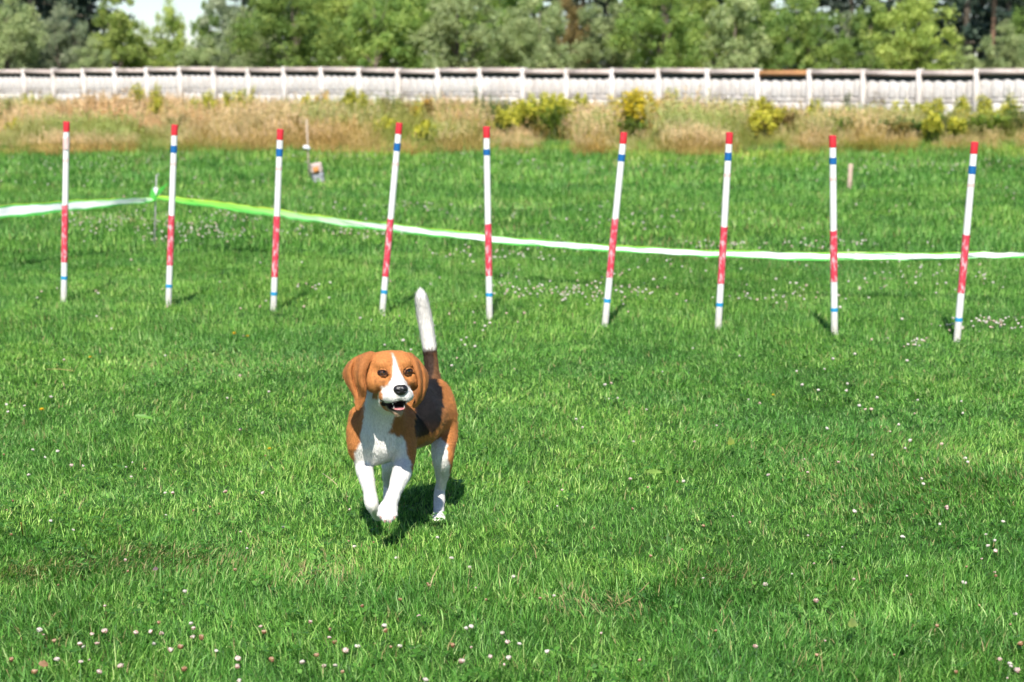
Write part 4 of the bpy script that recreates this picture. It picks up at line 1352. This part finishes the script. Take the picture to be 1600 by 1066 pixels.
# slight unevenness of muscle and coat
fn = np.cross(DV[DF[:, 2]] - DV[DF[:, 0]], DV[DF[:, 3]] - DV[DF[:, 1]])
vn = np.stack([sum(np.bincount(DF[:, q], fn[:, a], len(DV)) for q in range(4)) for a in range(3)], 1)
vn /= np.maximum(np.linalg.norm(vn, axis=1), 1e-12)[:, None]
onhead = smooth01((5.60 - DV[:, 1]) / .05) * smooth01((DV[:, 2] - .30) / .04)
DV = DV + vn * ((nz3(DV, 22, 101) * .011 + nz3(DV, 60, 105) * .0045) * (1 - .8 * onhead) * np.where((DV[:, 1] > 5.93) & (DV[:, 2] > .42), .15, 1.0))[:, None]


# ---- coat pattern
def inpoly(x, y, poly):
    c = np.zeros(len(x), bool); n_ = len(poly)
    for i in range(n_):
        (x1, y1), (x2, y2) = poly[i], poly[(i + 1) % n_]
        m = ((y1 > y) != (y2 > y)); xx = (x2 - x1) * (y - y1) / ((y2 - y1) if y2 != y1 else 1e-9) + x1
        c ^= m & (x < xx)
    return c


WHITE, TAN, TAN2, BLACK, LIP = np.array((.79, .76, .72)), np.array((.47, .185, .055)), np.array((.30, .105, .032)), np.array((.011, .009, .009)), np.array((.030, .016, .016))


def coat(P_):
    """fur colour at points on the dog"""
    px, py = project(P_); cx = (px - KX) * KS; cy = (py - KY) * KS
    j = nz3(P_, 190, 3) * 18 + nz3(P_, 45, 9) * 18
    jx, jy = cx + j, cy + nz3(P_, 170, 15) * 18
    Yd = P_[:, 1]
    n_ = len(P_)
    loc = (P_ - HO) @ MH / HQ
    head = (Yd < 5.66) & (loc[:, 2] > -188) & (loc[:, 1] > -125) & (cy < 585) & ~((loc[:, 1] < -35) & (loc[:, 2] < -118)) & ~((loc[:, 1] < 6) & (loc[:, 2] < -165))
    C = np.repeat(TAN[None], n_, 0)
    C = C * (1 + .40 * nz3(P_, 26, 21)[:, None])
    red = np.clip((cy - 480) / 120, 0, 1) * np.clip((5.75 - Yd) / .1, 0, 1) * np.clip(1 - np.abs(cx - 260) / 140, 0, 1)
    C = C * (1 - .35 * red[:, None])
    # body: black saddle over the back
    sad = inpoly(jx, jy, [(385, 520), (405, 440), (425, 405), (470, 415), (492, 452), (499, 520), (492, 590), (470, 630), (420, 655), (380, 660)]) & (Yd > 5.60)
    fade = np.clip((cy - 585) / 100, 0, 1)[:, None]
    C = np.where(sad[:, None], BLACK * (1 - fade) + fade * np.array((.085, .040, .022)), C)
    # neck back and tail root dark
    tail_ = (Yd > 5.95) & (cy < 470)
    C = np.where((tail_ & (cx + j < 470))[:, None], np.array((.038, .020, .013)), C)
    C = np.where((tail_ & (cx + j >= 462))[:, None], np.array((.15, .07, .03)), C)
    C = np.where((tail_ & (jy < 305))[:, None], WHITE, C)
    # belly pale
    C = np.where(((cy > 672) & (cx > 385) & (cx < 450) & (Yd > 5.7))[:, None], TAN * .62 + WHITE * .12, C)
    # breast and fore legs
    chest = inpoly(jx, jy, [(176, 470), (182, 560), (172, 620), (164, 680), (146, 716), (140, 770), (148, 830), (160, 1040), (330, 1040), (372, 800), (368, 770), (354, 735), (346, 690), (334, 655), (305, 648), (275, 640), (290, 600), (312, 560), (300, 470)])
    chest |= (cy > 800) & (cx < 400)
    chest &= (Yd < 5.72)
    C = np.where((chest & ~head)[:, None], WHITE, C)
    back = (Yd >= 5.72) & (cx < 430) & (cy > 700)
    C = np.where(back[:, None], WHITE * .95, C)
    # hind leg white
    hind = inpoly(jx, jy, [(440, 690), (468, 672), (490, 664), (510, 690), (516, 740), (528, 772), (524, 812), (514, 850), (520, 880), (520, 1040), (430, 1040), (430, 700)]) & (Yd > 5.72)
    C = np.where(hind[:, None], WHITE, C)
    # head
    C = np.where(head[:, None], TAN * (1.06 + .34 * nz3(P_, 45, 33)[:, None]), C)
    lx, ly, lz = loc[:, 0] + j * .35, loc[:, 1], loc[:, 2] + j * .3
    hw = np.interp(-lz, [-80, -60, -33, -3, 20, 38, 60, 80], [0, 4, 8, 15, 25, 36, 50, 62])
    blaze = head & (np.abs(lx) < hw) & (ly > -60) & (lz > -122)
    muz = head & (ly > 24) & (lz < -54) & (np.abs(lx) < 64) & (lz > -126)
    C = np.where((blaze | muz)[:, None], WHITE, C)
    # freckled whisker pads, grey tan chin
    fr = muz & (nz3(P_, 330, 51) > .20) & (lz < -88)
    C = np.where(fr[:, None], np.array((.42, .34, .30)), C)
    chin = head & (lz < -130) & (ly > -10)
    C = np.where(chin[:, None], np.array((.40, .27, .18)), C)
    # dark rims round the eyes
    for s in (-1, 1):
        e2 = np.sqrt(((loc[:, 0] - s * 35) / 7) ** 2 + ((loc[:, 2] + 8) / 6) ** 2)
        C = np.where((head & (e2 < 1.0) & (ly > 10))[:, None], TAN * .25, C)
        br = np.sqrt(((loc[:, 0] - s * 62) / 26) ** 2 + ((loc[:, 2] + 40) / 22) ** 2)
        C = np.where((head & (br < 1) & (nz3(P_, 160, 61) > .06))[:, None], TAN * .55, C)
    # ears: a little redder
    for pts in EAR_PTS:
        lo, hi = pts.min(0) - .008, pts.max(0) + .008
        m = ((P_ > lo) & (P_ < hi)).all(1); ii = np.where(m)[0]
        if not len(ii): continue
        sub = pts[::3]; best = np.full(len(ii), 9.0)
        for c_ in range(0, len(ii), 4000):
            q = P_[ii[c_:c_ + 4000]]; best[c_:c_ + 4000] = np.sqrt(((q[:, None] - sub[None]) ** 2).sum(2).min(1))
        e_i = ii[best < .0075]
        C[e_i] = (TAN * .50 + TAN2 * .50) * (1 + .3 * nz3(P_[e_i], 55, 71)[:, None])
    return np.clip(C, 0.004, .85)


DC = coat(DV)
# soften the borders a little, as hair does
E_ = np.concatenate([DF[:, [0, 1]], DF[:, [1, 2]], DF[:, [2, 3]], DF[:, [3, 0]]]); dg = np.maximum(np.bincount(E_.ravel(), minlength=len(DV)), 1)
for _ in range(4):
    s_ = np.stack([np.bincount(E_[:, 0], DC[E_[:, 1], a], len(DV)) + np.bincount(E_[:, 1], DC[E_[:, 0], a], len(DV)) for a in range(3)], 1)
    DC = DC * .55 + .45 * s_ / dg[:, None]


lo_ = (DV - HO) @ MH / HQ; hd_ = (DV[:, 1] < 5.6) & (lo_[:, 1] > -60)
ly_ = lo_[:, 1]
mo = np.sqrt((lo_[:, 0] / 48) ** 2 + ((ly_ - 60) / 75) ** 2 + ((lo_[:, 2] + 133 - .12 * (ly_ - 58)) / 21) ** 2)
mo2 = np.sqrt((lo_[:, 0] / 98) ** 2 + ((ly_ - 12) / 46) ** 2 + ((lo_[:, 2] + 123 - .30 * (ly_ - 12)) / 13) ** 2)
lip = np.clip((1.10 - np.minimum(mo, mo2)) / .08, 0, 1) * hd_ * (np.abs(lo_[:, 0]) < 84)
for s in (-1, 1):
    e = np.sqrt(((lo_[:, 0] - s * 54) / 22) ** 2 + ((lo_[:, 2] - 1.5) / 14.5) ** 2 + ((ly_ - 20) / 30) ** 2)
    lip = np.maximum(lip, np.clip((1.06 - e) / .12, 0, 1) * hd_)
DC = DC * (1 - lip[:, None]) + LIP * lip[:, None]


def m_fur(name, rough=.62, strand=False):
    t = NT(name); c = t.attr('col').outputs['Color']
    if not strand:
        mp = t.new('ShaderNodeMapping'); t.ln(t.obj(), mp.inputs[0]); mp.inputs['Scale'].default_value = (260, 260, 75)
        n1 = t.noise(1.0, 3, .6, mp.outputs[0])
        c = t.mix(1.0, c, t.ramp(n1, [(.25, (.70, .68, .66)), (.75, (1.22, 1.21, 1.20))]), 'MULTIPLY')
        t.bump(n1, .6, .006)
    t.base(c, rough, .18)
    t.bsdf.inputs['Sheen Weight'].default_value = .02
    t.bsdf.inputs['Sheen Roughness'].default_value = .4
    return t.m


DBASE = Vector((float(DP(300, 700, 5.7)[0]), 5.7, 0.0))
dog = empty('dog', DBASE)
tag(dog, 'tan, black and white beagle trotting towards the camera with tail raised', 'dog')
off = np.array(DBASE)
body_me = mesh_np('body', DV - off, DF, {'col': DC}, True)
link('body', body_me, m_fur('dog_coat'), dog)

# short hairs over the body, lying back along it
r_ = np.random.default_rng(5)
c4 = DV[DF]; nrm = np.cross(c4[:, 2] - c4[:, 0], c4[:, 3] - c4[:, 1]); area = np.linalg.norm(nrm, axis=1); nrm /= np.maximum(area, 1e-12)[:, None]
NH = 110000
fi = r_.choice(len(DF), NH, p=area / area.sum())
w_ = r_.dirichlet((1, 1, 1, 1), NH)
HB = (c4[fi] * w_[:, :, None]).sum(1); HN = nrm[fi]; HC = (DC[DF[fi]] * w_[:, :, None]).sum(1)
loc = (HB - HO) @ MH / HQ
is_head = (HB[:, 1] < 5.66) & (loc[:, 2] > -170) & (loc[:, 1] > -120)
flow = np.repeat(np.array([[.15, .55, -.75]]), NH, 0)
flow[is_head] = -hy * .85 + np.array((0, 0, -.25))
tail_h = (HB[:, 1] > 5.95) & (HB[:, 2] > .47); flow[tail_h] = np.array((-.1, .02, .95))
legs = (HB[:, 2] < .22); flow[legs] = np.array((0, .15, -1.0))
flow = flow - (flow * HN).sum(1)[:, None] * HN; flow /= np.maximum(np.linalg.norm(flow, axis=1), 1e-6)[:, None]
HL = r_.uniform(.006, .012, NH) * np.where(legs, .7, 1.0) * np.where(is_head, .55, 1.0) * np.where(tail_h, 1.7, 1.0)
keep = ~((HC.max(1) < .045) & is_head & (loc[:, 1] > 0)) & (HB[:, 2] > .03) & ~(is_head & (loc[:, 1] > 80) & (loc[:, 2] > -96) & (np.abs(loc[:, 0]) < 40))
lift = r_.uniform(.10, .40, NH)[:, None]
d = flow + HN * lift + r_.normal(0, .16, (NH, 3)); d /= np.linalg.norm(d, axis=1)[:, None]
sd_ = np.cross(d, HN); sd_ /= np.maximum(np.linalg.norm(sd_, axis=1), 1e-6)[:, None]
hw_ = .00055 * r_.uniform(.7, 1.3, NH)[:, None]
b0_ = HB - HN * .0006
V = np.stack([b0_ - sd_ * hw_, b0_ + sd_ * hw_, b0_ + d * HL[:, None]], 1)[keep]
wh_ = np.clip((HC.min(1) - .3) / .3, 0, 1)[:, None]
hc_ = (HC * (1 + r_.uniform(-.5, .45, (NH, 1)) * (1 - .72 * wh_)))[keep]
nk = len(V)
hair_me = mesh_np('coat_hair', V.reshape(-1, 3) - off, np.arange(nk * 3).reshape(-1, 3), {'col': np.repeat(np.clip(hc_, 0, .85), 3, 0)})
hair = link('coat_hair', hair_me, m_fur('dog_hair', .6, True), dog); hair['kind'] = 'stuff'


def blob(name, c, rad, mat, M=MH, sub=3, deform=None, parent=dog):
    bm = bmesh.new(); bmesh.ops.create_icosphere(bm, subdivisions=sub, radius=1.0)
    for v in bm.verts:
        p = np.array(v.co)
        if deform is not None: p = deform(p)
        v.co = Vector(tuple(c + M @ (p * rad) - off))
    for f in bm.faces: f.smooth = True
    me = bpy.data.meshes.new(name); bm.to_mesh(me); bm.free()
    return link(name, me, mat, parent)


# nose leather with nostrils
def nose_def(p):
    x, y, z = p
    q = np.array((x * (1 + .16 * max(0, z)) * (1 - .22 * max(0, -z)), y, z * (.95 + .05 * abs(x))))
    for s in (-1, 1):
        dd = math.sqrt(((x - s * .50) / .24) ** 2 + ((z + .10) / .22) ** 2)
        if y > 0 and dd < 1: q[1] -= .55 * (1 - dd)
    if y > 0 and abs(x) < .09: q[1] -= .08; 
    return q


t = NT('nose_leather'); t.base((.012, .010, .011), .28, .6); t.bump(t.noise(900, 3, .6, t.obj()), .35, .002); M_NOSE = t.m
blob('nose', HP(0, 103, -66), np.array((30, 20, 24)) * HQ, M_NOSE, MH, 4, nose_def)
# eyes: amber iris, dark pupil, wet surface
for s in (-1, 1):
    ec = HP(s * 53, 19.0, 1.5); er = 14.2 * HQ
    tgt = np.array((HO + hy * 3.0 + hx * .55 + np.array((0, 0, .55)))) - ec; tgt /= np.linalg.norm(tgt)
    g1 = np.cross(tgt, (0, 0, 1.0)); g1 /= np.linalg.norm(g1); g2 = np.cross(g1, tgt)
    ME = np.stack([g1, tgt, g2], 1)
    t = NT('eye_wet')
    bmE = bmesh.new(); bmesh.ops.create_icosphere(bmE, subdivisions=4, radius=1.0)
    co = np.array([v.co[:] for v in bmE.verts]); fc = np.array([[v.index for v in f.verts] for f in bmE.faces]); bmE.free()
    an = np.degrees(np.arccos(np.clip(co[:, 1], -1, 1)))
    colr = np.where((an < 28)[:, None], (.004, .003, .003), np.where((an < 48)[:, None], (.115, .040, .011), np.where((an < 52)[:, None], (.02, .01, .006), (.05, .035, .03))))
    t.base(t.attr('col').outputs['Color'], .06, .7); t.bsdf.inputs['Coat Weight'].default_value = .6; t.bsdf.inputs['Coat Roughness'].default_value = .03
    eo = link('eye', mesh_np('eye', ec - off + (co * er) @ ME.T, fc, {'col': colr}, True), t.m, dog)
# tongue and teeth
t = NT('tongue_flesh'); t.base((.52, .20, .20), .35, .5); t.bump(t.noise(600, 3, .6, t.obj()), .3, .002); M_TNG = t.m
blob('tongue', HP(0, 52, -147), np.array((27, 40, 6)) * HQ, M_TNG, MH, 3, lambda p: p * np.array((1, 1, 1)) + np.array((0, 0, .5 * p[0] ** 2 - .25 * p[1])))
M_TOOTH = m_plain('tooth_enamel', (.78, .74, .64), .3, .5, .06)
for x_, y_, z_, h_ in ((-22, 68, -144, 13), (22, 68, -144, 13), (-29, 80, -117, -10), (29, 80, -117, -10), (-11, 73, -147, 4), (-4, 75, -147, 4), (4, 75, -147, 4), (11, 73, -147, 4)):
    mb = MB(); mb.tube([Vector(HP(x_, y_, z_) - off), Vector(HP(x_, y_ + 1, z_ + h_ * .6) - off), Vector(HP(x_, y_ + 1, z_ + h_) - off)], [3.4 * HQ, 2.4 * HQ, .7 * HQ], 8)
    link('tooth', mb.mesh('tooth', True), M_TOOTH, dog)
# claws
M_CLAW = m_plain('claw_horn', (.34, .20, .17), .4, .4)
for cx, cy, Y in TOES:
    a_, b_ = DP(cx, cy + 8, Y - .008), DP(cx - 1, cy + 19, Y - .015)
    mb = MB(); mb.tube([Vector(a_ - off), Vector((a_ + b_) / 2 - off), Vector(b_ - off)], [4.6 * Q, 3.8 * Q, 1.2 * Q], 8); link('claw', mb.mesh('claw', True), M_CLAW, dog)
for cx, cy, Y in HTOES:
    a_, b_ = DP(cx, cy + 5, Y - .006), DP(cx, cy + 12, Y - .012)
    mb = MB(); mb.tube([Vector(a_ - off), Vector((a_ + b_) / 2 - off), Vector(b_ - off)], [3.6 * Q, 3 * Q, 1 * Q], 8); link('claw', mb.mesh('claw', True), M_CLAW, dog)

# ------------------------------------------------------------------ clover and other small things in the lawn
M_CLW = m_leaf('white_clover_petal', (0.42, 0.30, 0.22), (0.60, 0.53, 0.46), (0.74, 0.70, 0.64), .2, .6, objvar=.1)
M_CLP = m_leaf('pink_clover_petal', (0.40, 0.20, 0.15), (0.58, 0.42, 0.36), (0.74, 0.64, 0.58), .2, .6, objvar=.1)
M_CLB = m_leaf('fading_clover_petal', (0.26, 0.13, 0.06), (0.38, 0.22, 0.12), (0.55, 0.40, 0.28), .2, .6, objvar=.1)
M_CLS = m_plain('clover_stem', (0.10, 0.20, 0.05), .6)
M_YEL = m_leaf('yellow_petal', (0.72, 0.40, 0.01), (0.82, 0.52, 0.01), (0.85, 0.6, 0.03), .15, .6, objvar=.1)


def clover_head(seed, droop):
    """globe of plump florets: a bumpy ball with drooping lower florets"""
    r_ = np.random.default_rng(seed); bm = bmesh.new()
    bmesh.ops.create_icosphere(bm, subdivisions=3, radius=1.0)
    D = r_.normal(0, 1, (34, 3)); D /= np.linalg.norm(D, axis=1)[:, None]
    for _ in range(12):      # spread the florets evenly
        for i in range(len(D)):
            d = D[i] - D; q = (d ** 2).sum(1) + 1e-3; f = (d / q[:, None] ** 2).sum(0); D[i] += .01 * f / (np.linalg.norm(f) + 1e-6) * 6; D[i] /= np.linalg.norm(D[i])
    V = np.array([v.co[:] for v in bm.verts]); V /= np.linalg.norm(V, axis=1)[:, None]
    bm.verts.ensure_lookup_table()
    F = np.array([[v.index for v in f.verts] for f in bm.faces]); bm.free()
    c = V @ D.T; near = c.argmax(1); m = c.max(1)
    rad = .45 + .75 * np.clip((m - .80) / .2, 0, 1) ** .7 * r_.uniform(.7, 1.2, len(D))[near]
    P_ = V * rad[:, None] * .0068
    low = V[:, 2] < -.1
    P_[:, 2] = P_[:, 2] * .80 - np.where(low, droop * .004 * (-V[:, 2]), 0)
    val = np.clip(r_.normal(.55, .3, len(D))[near] - np.where(V[:, 2] < -.05 + .5 * droop, .18 + .5 * droop, 0) + .25 * (m - .93) / .07, 0, 1)  # browner lower florets; gaps between florets darkened, crevice shade put into the colour
    return mesh_np('flower_head', P_, F, {'v': val}, True)


HEADS = {}
for nm, m_, d_ in (('white', M_CLW, 0), ('pink', M_CLP, .35), ('fading', M_CLB, .7)):
    HEADS[nm] = []
    for i in range(3):
        q = clover_head(40 + i, d_); q.materials.append(m_); HEADS[nm].append(q)
random.seed(8)
STEMS = []
for i in range(3):
    mb = MB(); l_ = (random.uniform(-.01, .01), random.uniform(-.01, .01))
    mb.tube([(l_[0], l_[1], -.085), (l_[0] * .4, l_[1] * .4, -.04), (0, 0, -.002)], [.0011, .0011, .0010], 5, False)
    q = mb.mesh('stem', True); q.materials.append(M_CLS); STEMS.append(q)
LABS = {'white': 'small white clover flower in the near lawn', 'pink': 'small pink tinged clover flower in the near lawn', 'fading': 'small fading brownish pink clover flower in the near lawn'}


def clover(px, py, kind, size=1.0):
    random.seed(int(px * 31 + py * 17))
    hz = random.uniform(.022, .042)
    u_, v_ = (px - CW / 2) / FPX, (CH / 2 - py) / FPX
    t_ = (hz - CAM_H) / (-SP + v_ * CP)
    p = Vector((u_ * t_, (CP + v_ * SP) * t_, hz))
    root = empty('clover_flower', p, random.random() * 6.28); s = size * random.uniform(.65, 1.0); root.scale = (s * random.uniform(.8, 1.15), s, s * random.uniform(.7, 1.0))
    root.rotation_euler.x = random.gauss(0, .25); root.rotation_euler.y = random.gauss(0, .25)
    tag(root, LABS[kind], 'flower', kind + ' clover flowers in the near lawn')
    link('flower_head', random.choice(HEADS[kind]), None, root); link('stem', random.choice(STEMS), None, root)


A = [(295, 125, 'w'), (535, 785, 'p'), (610, 765, 'p'), (790, 775, 'p'), (940, 780, 'p'), (465, 840, 'p'), (485, 858, 'w'), (565, 838, 'p'), (1110, 722, 'w'), (1125, 750, 'p'), (1120, 800, 'p'), (1170, 800, 'f'), (1050, 855, 'f'),
     (993, 875, 'p'), (895, 840, 'w'), (470, 945, 'w'), (330, 930, 'w'), (200, 1000, 'f'), (578, 1003, 'p'), (700, 968, 'p'), (1070, 985, 'f'), (1380, 972, 'p'), (1515, 740, 'p'), (1535, 770, 'f'), (1580, 930, 'f'), (1075, 535, 'w'),
     (1390, 1055, 'w'), (1383, 925, 'p'), (875, 770, 'p'), (230, 760, 'w'), (65, 930, 'f')]
B = [(635, 735, 'w'), (640, 762, 'f'), (1140, 740, 'w'), (1110, 750, 'w'), (1320, 778, 'w'), (1350, 830, 'p'), (1420, 840, 'w'), (410, 880, 'p'), (480, 855, 'w'), (725, 855, 'w'), (797, 865, 'w'), (1030, 848, 'f'), (1250, 915, 'p'), (1085, 940, 'p'),
     (1357, 922, 'w'), (1580, 885, 'w'), (158, 947, 'w'), (240, 905, 'f'), (285, 968, 'p'), (345, 830, 'f'), (315, 803, 'p'), (205, 712, 'p'), (1385, 450, 'w'), (1025, 342, 'w'), (1130, 395, 'w'), (705, 340, 'w'), (460, 275, 'w'), (835, 680, 'p'), (875, 1050, 'w'), (390, 1003, 'f')]
C_ = [(1150, 45, 'p'), (1478, 130, 'w'), (1390, 270, 'w'), (1430, 240, 'w'), (1435, 300, 'p'), (895, 218, 'w'), (610, 465, 'p'), (390, 588, 'p'), (1550, 668, 'w'), (38, 855, 'p'), (1460, 930, 'p'), (1518, 955, 'w'), (1560, 993, 'p'), (1578, 838, 'f'), (1205, 1003, 'f'), (1110, 145, 'w'), (615, 70, 'w'), (1252, 485, 'w'), (95, 495, 'w')]
D_ = [(1440, 748, 'w'), (1443, 756, 'w'), (1508, 716, 'w'), (1512, 722, 'w'), (1480, 795, 'p'), (1200, 742, 'w'), (1262, 738, 'p'), (990, 690, 'w'), (900, 655, 'w'), (910, 668, 'w'), (1085, 690, 'p'), (1120, 665, 'w'), (1068, 752, 'w'), (985, 748, 'p'),
      (965, 622, 'w'), (1010, 640, 'w'), (205, 745, 'w'), (130, 728, 'w'), (197, 730, 'w'), (112, 727, 'p'), (258, 770, 'w'), (270, 770, 'p'), (352, 768, 'p'), (410, 770, 'p'), (80, 620, 'w'), (38, 634, 'w'), (10, 632, 'w'), (100, 562, 'p'), (355, 622, 'w'), (420, 612, 'w'), (90, 705, 'w'), (45, 742, 'w'), (1310, 722, 'p')]
EXP = [(0 + x * .26875, 780 + y * .26875, k) for x, y, k in A] + [(430 + x * .26875, 780 + y * .26875, k) for x, y, k in B] + [(1170 + x * .26875, 780 + y * .26875, k) for x, y, k in C_] + D_
KN = {'w': 'white', 'p': 'pink', 'f': 'fading'}
for x_, y_, k_ in EXP:
    clover(x_, y_, KN[k_], 1.0 if y_ > 820 else .95)
rr_ = random.Random(12)
for i in range(90):
    x_ = rr_.uniform(0, 1600); y_ = rr_.uniform(700, 1060)
    clover(x_, y_, rr_.choice(['white', 'pink', 'fading', 'fading']), rr_.uniform(.5, .75))

# the small clover heads further off, too many and too small to pick apart
M_CLF = NT('far_clover')
tn = M_CLF.attr('tint'); tn.attribute_type = 'INSTANCER'
cc = M_CLF.mix(1.0, M_CLF.ramp(M_CLF.attr('v').outputs['Fac'], [(0, (.42, .33, .26)), (1, (.72, .67, .60))]), tn.outputs['Color'], 'MULTIPLY'); M_CLF.base(cc, .7); M_CLF = M_CLF.m
fh = []
for i in range(3):
    q = HEADS['white'][i].copy(); q.materials.clear(); q.materials.append(M_CLF); fh.append(q)
rng = np.random.default_rng(29)
pp = []
N = 9000
y = 6.6 + 22 * rng.random(N) ** 1.1; x = rng.uniform(-.3, .3, N) * y
d = fbm(x * .55 + 5, y * .45, 91)
k = rng.random(N) < 0.012 + 0.17 * smooth01((d - .52) / .14)
pp.append(np.stack([x[k], y[k]], 1))
for (cx, cy, rx, ry, m_) in ((900, 464, 110, 12, 90), (790, 452, 40, 20, 14), (1560, 515, 50, 8, 40), (1500, 520, 40, 5, 16), (1290, 388, 90, 7, 50), (1120, 392, 60, 7, 30), (180, 352, 70, 14, 60), (300, 372, 80, 16, 60), (560, 372, 90, 8, 40), (640, 330, 80, 8, 30), (1230, 470, 90, 16, 40), (1420, 440, 130, 26, 50), (1430, 545, 40, 5, 14),
                             (320, 362, 110, 20, 50), (800, 408, 80, 8, 30), (930, 348, 200, 20, 50), (480, 455, 30, 6, 8), (1450, 262, 150, 12, 60), (560, 250, 200, 12, 70), (150, 262, 140, 14, 50), (950, 262, 150, 10, 50)):
    gx = rng.normal(cx, rx * .6, m_); gy = np.clip(rng.normal(cy, ry * .6, m_), 240, 690)
    pp.append(np.array([(on_ground(a_, b_).x, on_ground(a_, b_).y) for a_, b_ in zip(gx, gy)]))
pp = np.concatenate(pp); N = len(pp)
pk = rng.random((N, 1)) < .3
tint = np.where(pk, np.array([(.92, .76, .68)]), np.array([(1, 1, 1.0)])) * rng.uniform(.75, 1.0, (N, 1))
sc_ = rng.uniform(.55, 1.05, N) * np.interp(pp[:, 1], [6, 12, 28], [.9, 1.1, 1.6])
scatter('clover_scatter', np.stack([pp[:, 0], pp[:, 1], rng.uniform(.022, .048, N) * np.interp(pp[:, 1], [6, 28], [1, 1.7])], 1),
        euler_from(rng.normal(0, .3, N), rng.normal(0, .3, N), rng.random(N) * 6.28), np.repeat(sc_[:, None], 3, 1), rng.integers(0, 3, N), fh,
        'tiny white clover heads dotting the lawn around and behind the poles', tint=tint)


def yellow_flower(px, py, label, s=1.0, mat=None):
    random.seed(int(px)); p = on_ground(px, py); p.z = .05; t_ = (0.05 - CAM_H) / (-CAM_H); p = Vector((p.x * t_, p.y * t_, .05))
    root = empty('yellow_flower', p); root.scale = (s, s, s); tag(root, label, 'flower')
    mb = MB()
    for ring in range(2):
        for k in range(8):
            an = k * math.pi / 4 + ring * .4; e = .25 + .5 * ring
            d = Vector((math.cos(an) * math.cos(e), math.sin(an) * math.cos(e), math.sin(e))); t_ = Vector((-math.sin(an), math.cos(an), 0)) * .003
            mb.add([Vector((0, 0, 0)), d * .006 - t_, d * .011, d * .006 + t_], [(0, 1, 2, 3)], random.random())
    link('petals', mb.mesh('petals'), mat or M_YEL, root); link('stem', STEMS[0], None, root)


yellow_flower(65, 641, 'lone bright yellow flower in the lawn at the left', 1.2)
yellow_flower(366, 522, 'yellow flower in the lawn between the second and third poles', 1.3)
yellow_flower(387, 526, 'smaller yellow flower just right of a brighter one below the third pole', 1.0)
yellow_flower(141, 559, 'small orange yellow flower in the lawn below the leftmost pole', 1.0)
yellow_flower(421, 702, 'tiny yellow flower in the lawn left of the dog', .8)
yellow_flower(1208, 618, 'tiny orange flower in the lawn below the seventh pole', .8)


def broad_leaf(px, py, label, L, w, c, ang, name='broad_leaf', lift=.05):
    p = on_ground(px, py); t_ = 1 - lift / CAM_H; p = Vector((p.x * t_, p.y * t_, lift))
    mb = MB(); n = 7; V = []
    for i in range(n):
        t = i / (n - 1); ww = w * math.sin(math.pi * min(1, t * .92 + .06)) ** .7 * .5 * (1 + .18 * math.sin(i * 2.6))
        x_ = (t - .5) * L; z_ = .25 * L * (.25 - (t - .5) ** 2)
        V += [(x_, -ww, z_ + ww * .3), (x_, 0, z_), (x_, ww, z_ + ww * .25)]
    F = [(3 * i + j, 3 * i + 3 + j, 3 * i + 4 + j, 3 * i + 1 + j) for i in range(n - 1) for j in range(2)]
    mb.add(V, F, .5)
    t = NT(name + '_tissue'); cc = t.ramp(t.noise(60, 4, .6, t.obj()), [(.3, tuple(q * .75 for q in c)), (.7, tuple(min(1, q * 1.2) for q in c))]); t.base(cc, .5); t.leafy(cc, .3)
    o = link(name, mb.mesh(name, True), t.m); o.location = p; o.rotation_euler = (.9, random.uniform(-.3, .3), ang)
    return tag(o, label, 'leaf')


broad_leaf(1141, 690, 'yellow green broad leaf in the lawn below the seventh pole', .06, .028, (.26, .34, .05), 1.2)
broad_leaf(1331, 974, 'pale green broad leaf sticking up in the near lawn at the right', .055, .022, (.24, .32, .07), 1.1)
broad_leaf(68, 1038, 'orange brown fallen leaf at the lower left', .022, .016, (.34, .19, .10), .4, 'fallen_leaf')
broad_leaf(1590, 722, 'yellow green leaf in the lawn at the right edge', .06, .018, (.28, .34, .05), 1.4)
broad_leaf(1022, 738, 'light green narrow leaf in the lawn below the sixth pole', .06, .016, (.22, .36, .07), -.6)
broad_leaf(243, 889, 'purple grey fallen leaf on the worn patch at the left', .016, .010, (.20, .14, .15), .8, 'fallen_leaf')
broad_leaf(225, 652, 'bright green leaf tuft in the lawn at the left', .07, .016, (.14, .34, .04), .1)


def twig(pts, label, c, name='dry_stalk', r=.0016):
    P3 = []
    for px, py, hz in pts:
        p = on_ground(px, py); t_ = 1 - hz / CAM_H; P3.append(Vector((p.x * t_, p.y * t_, hz)))
    mb = MB(); mb.tube([p - P3[0] for p in P3], [r * (1 - .5 * i / len(P3)) for i in range(len(P3))], 6)
    o = link(name, mb.mesh(name, True), m_plain(name + '_straw', c, .8)); o.location = P3[0]
    return tag(o, label, 'stalk')


twig([(962, 948, .03), (985, 936, .055), (1003, 922, .07), (1014, 910, .085)], 'dry bent straw stalk in the near lawn right of the dog', (.38, .28, .13))
twig([(504, 740, .05), (516, 748, .06), (527, 758, .05)], 'pale dry straw lying in the lawn left of the dog', (.52, .43, .24))
twig([(36, 838, .0), (34.5, 826, .04), (33, 817, .075)], 'upright ochre seed stalk in the lawn at the lower left', (.42, .26, .06), r=.0028)
twig([(1088, 645, .0), (1089, 630, .06), (1091, 612, .12)], 'thin upright yellowish stalk in the lawn below the sixth pole', (.38, .34, .10))
twig([(73, 577, .04), (95, 577, .05), (116, 580, .045)], 'dry straw lying flat below the leftmost pole', (.46, .34, .13))
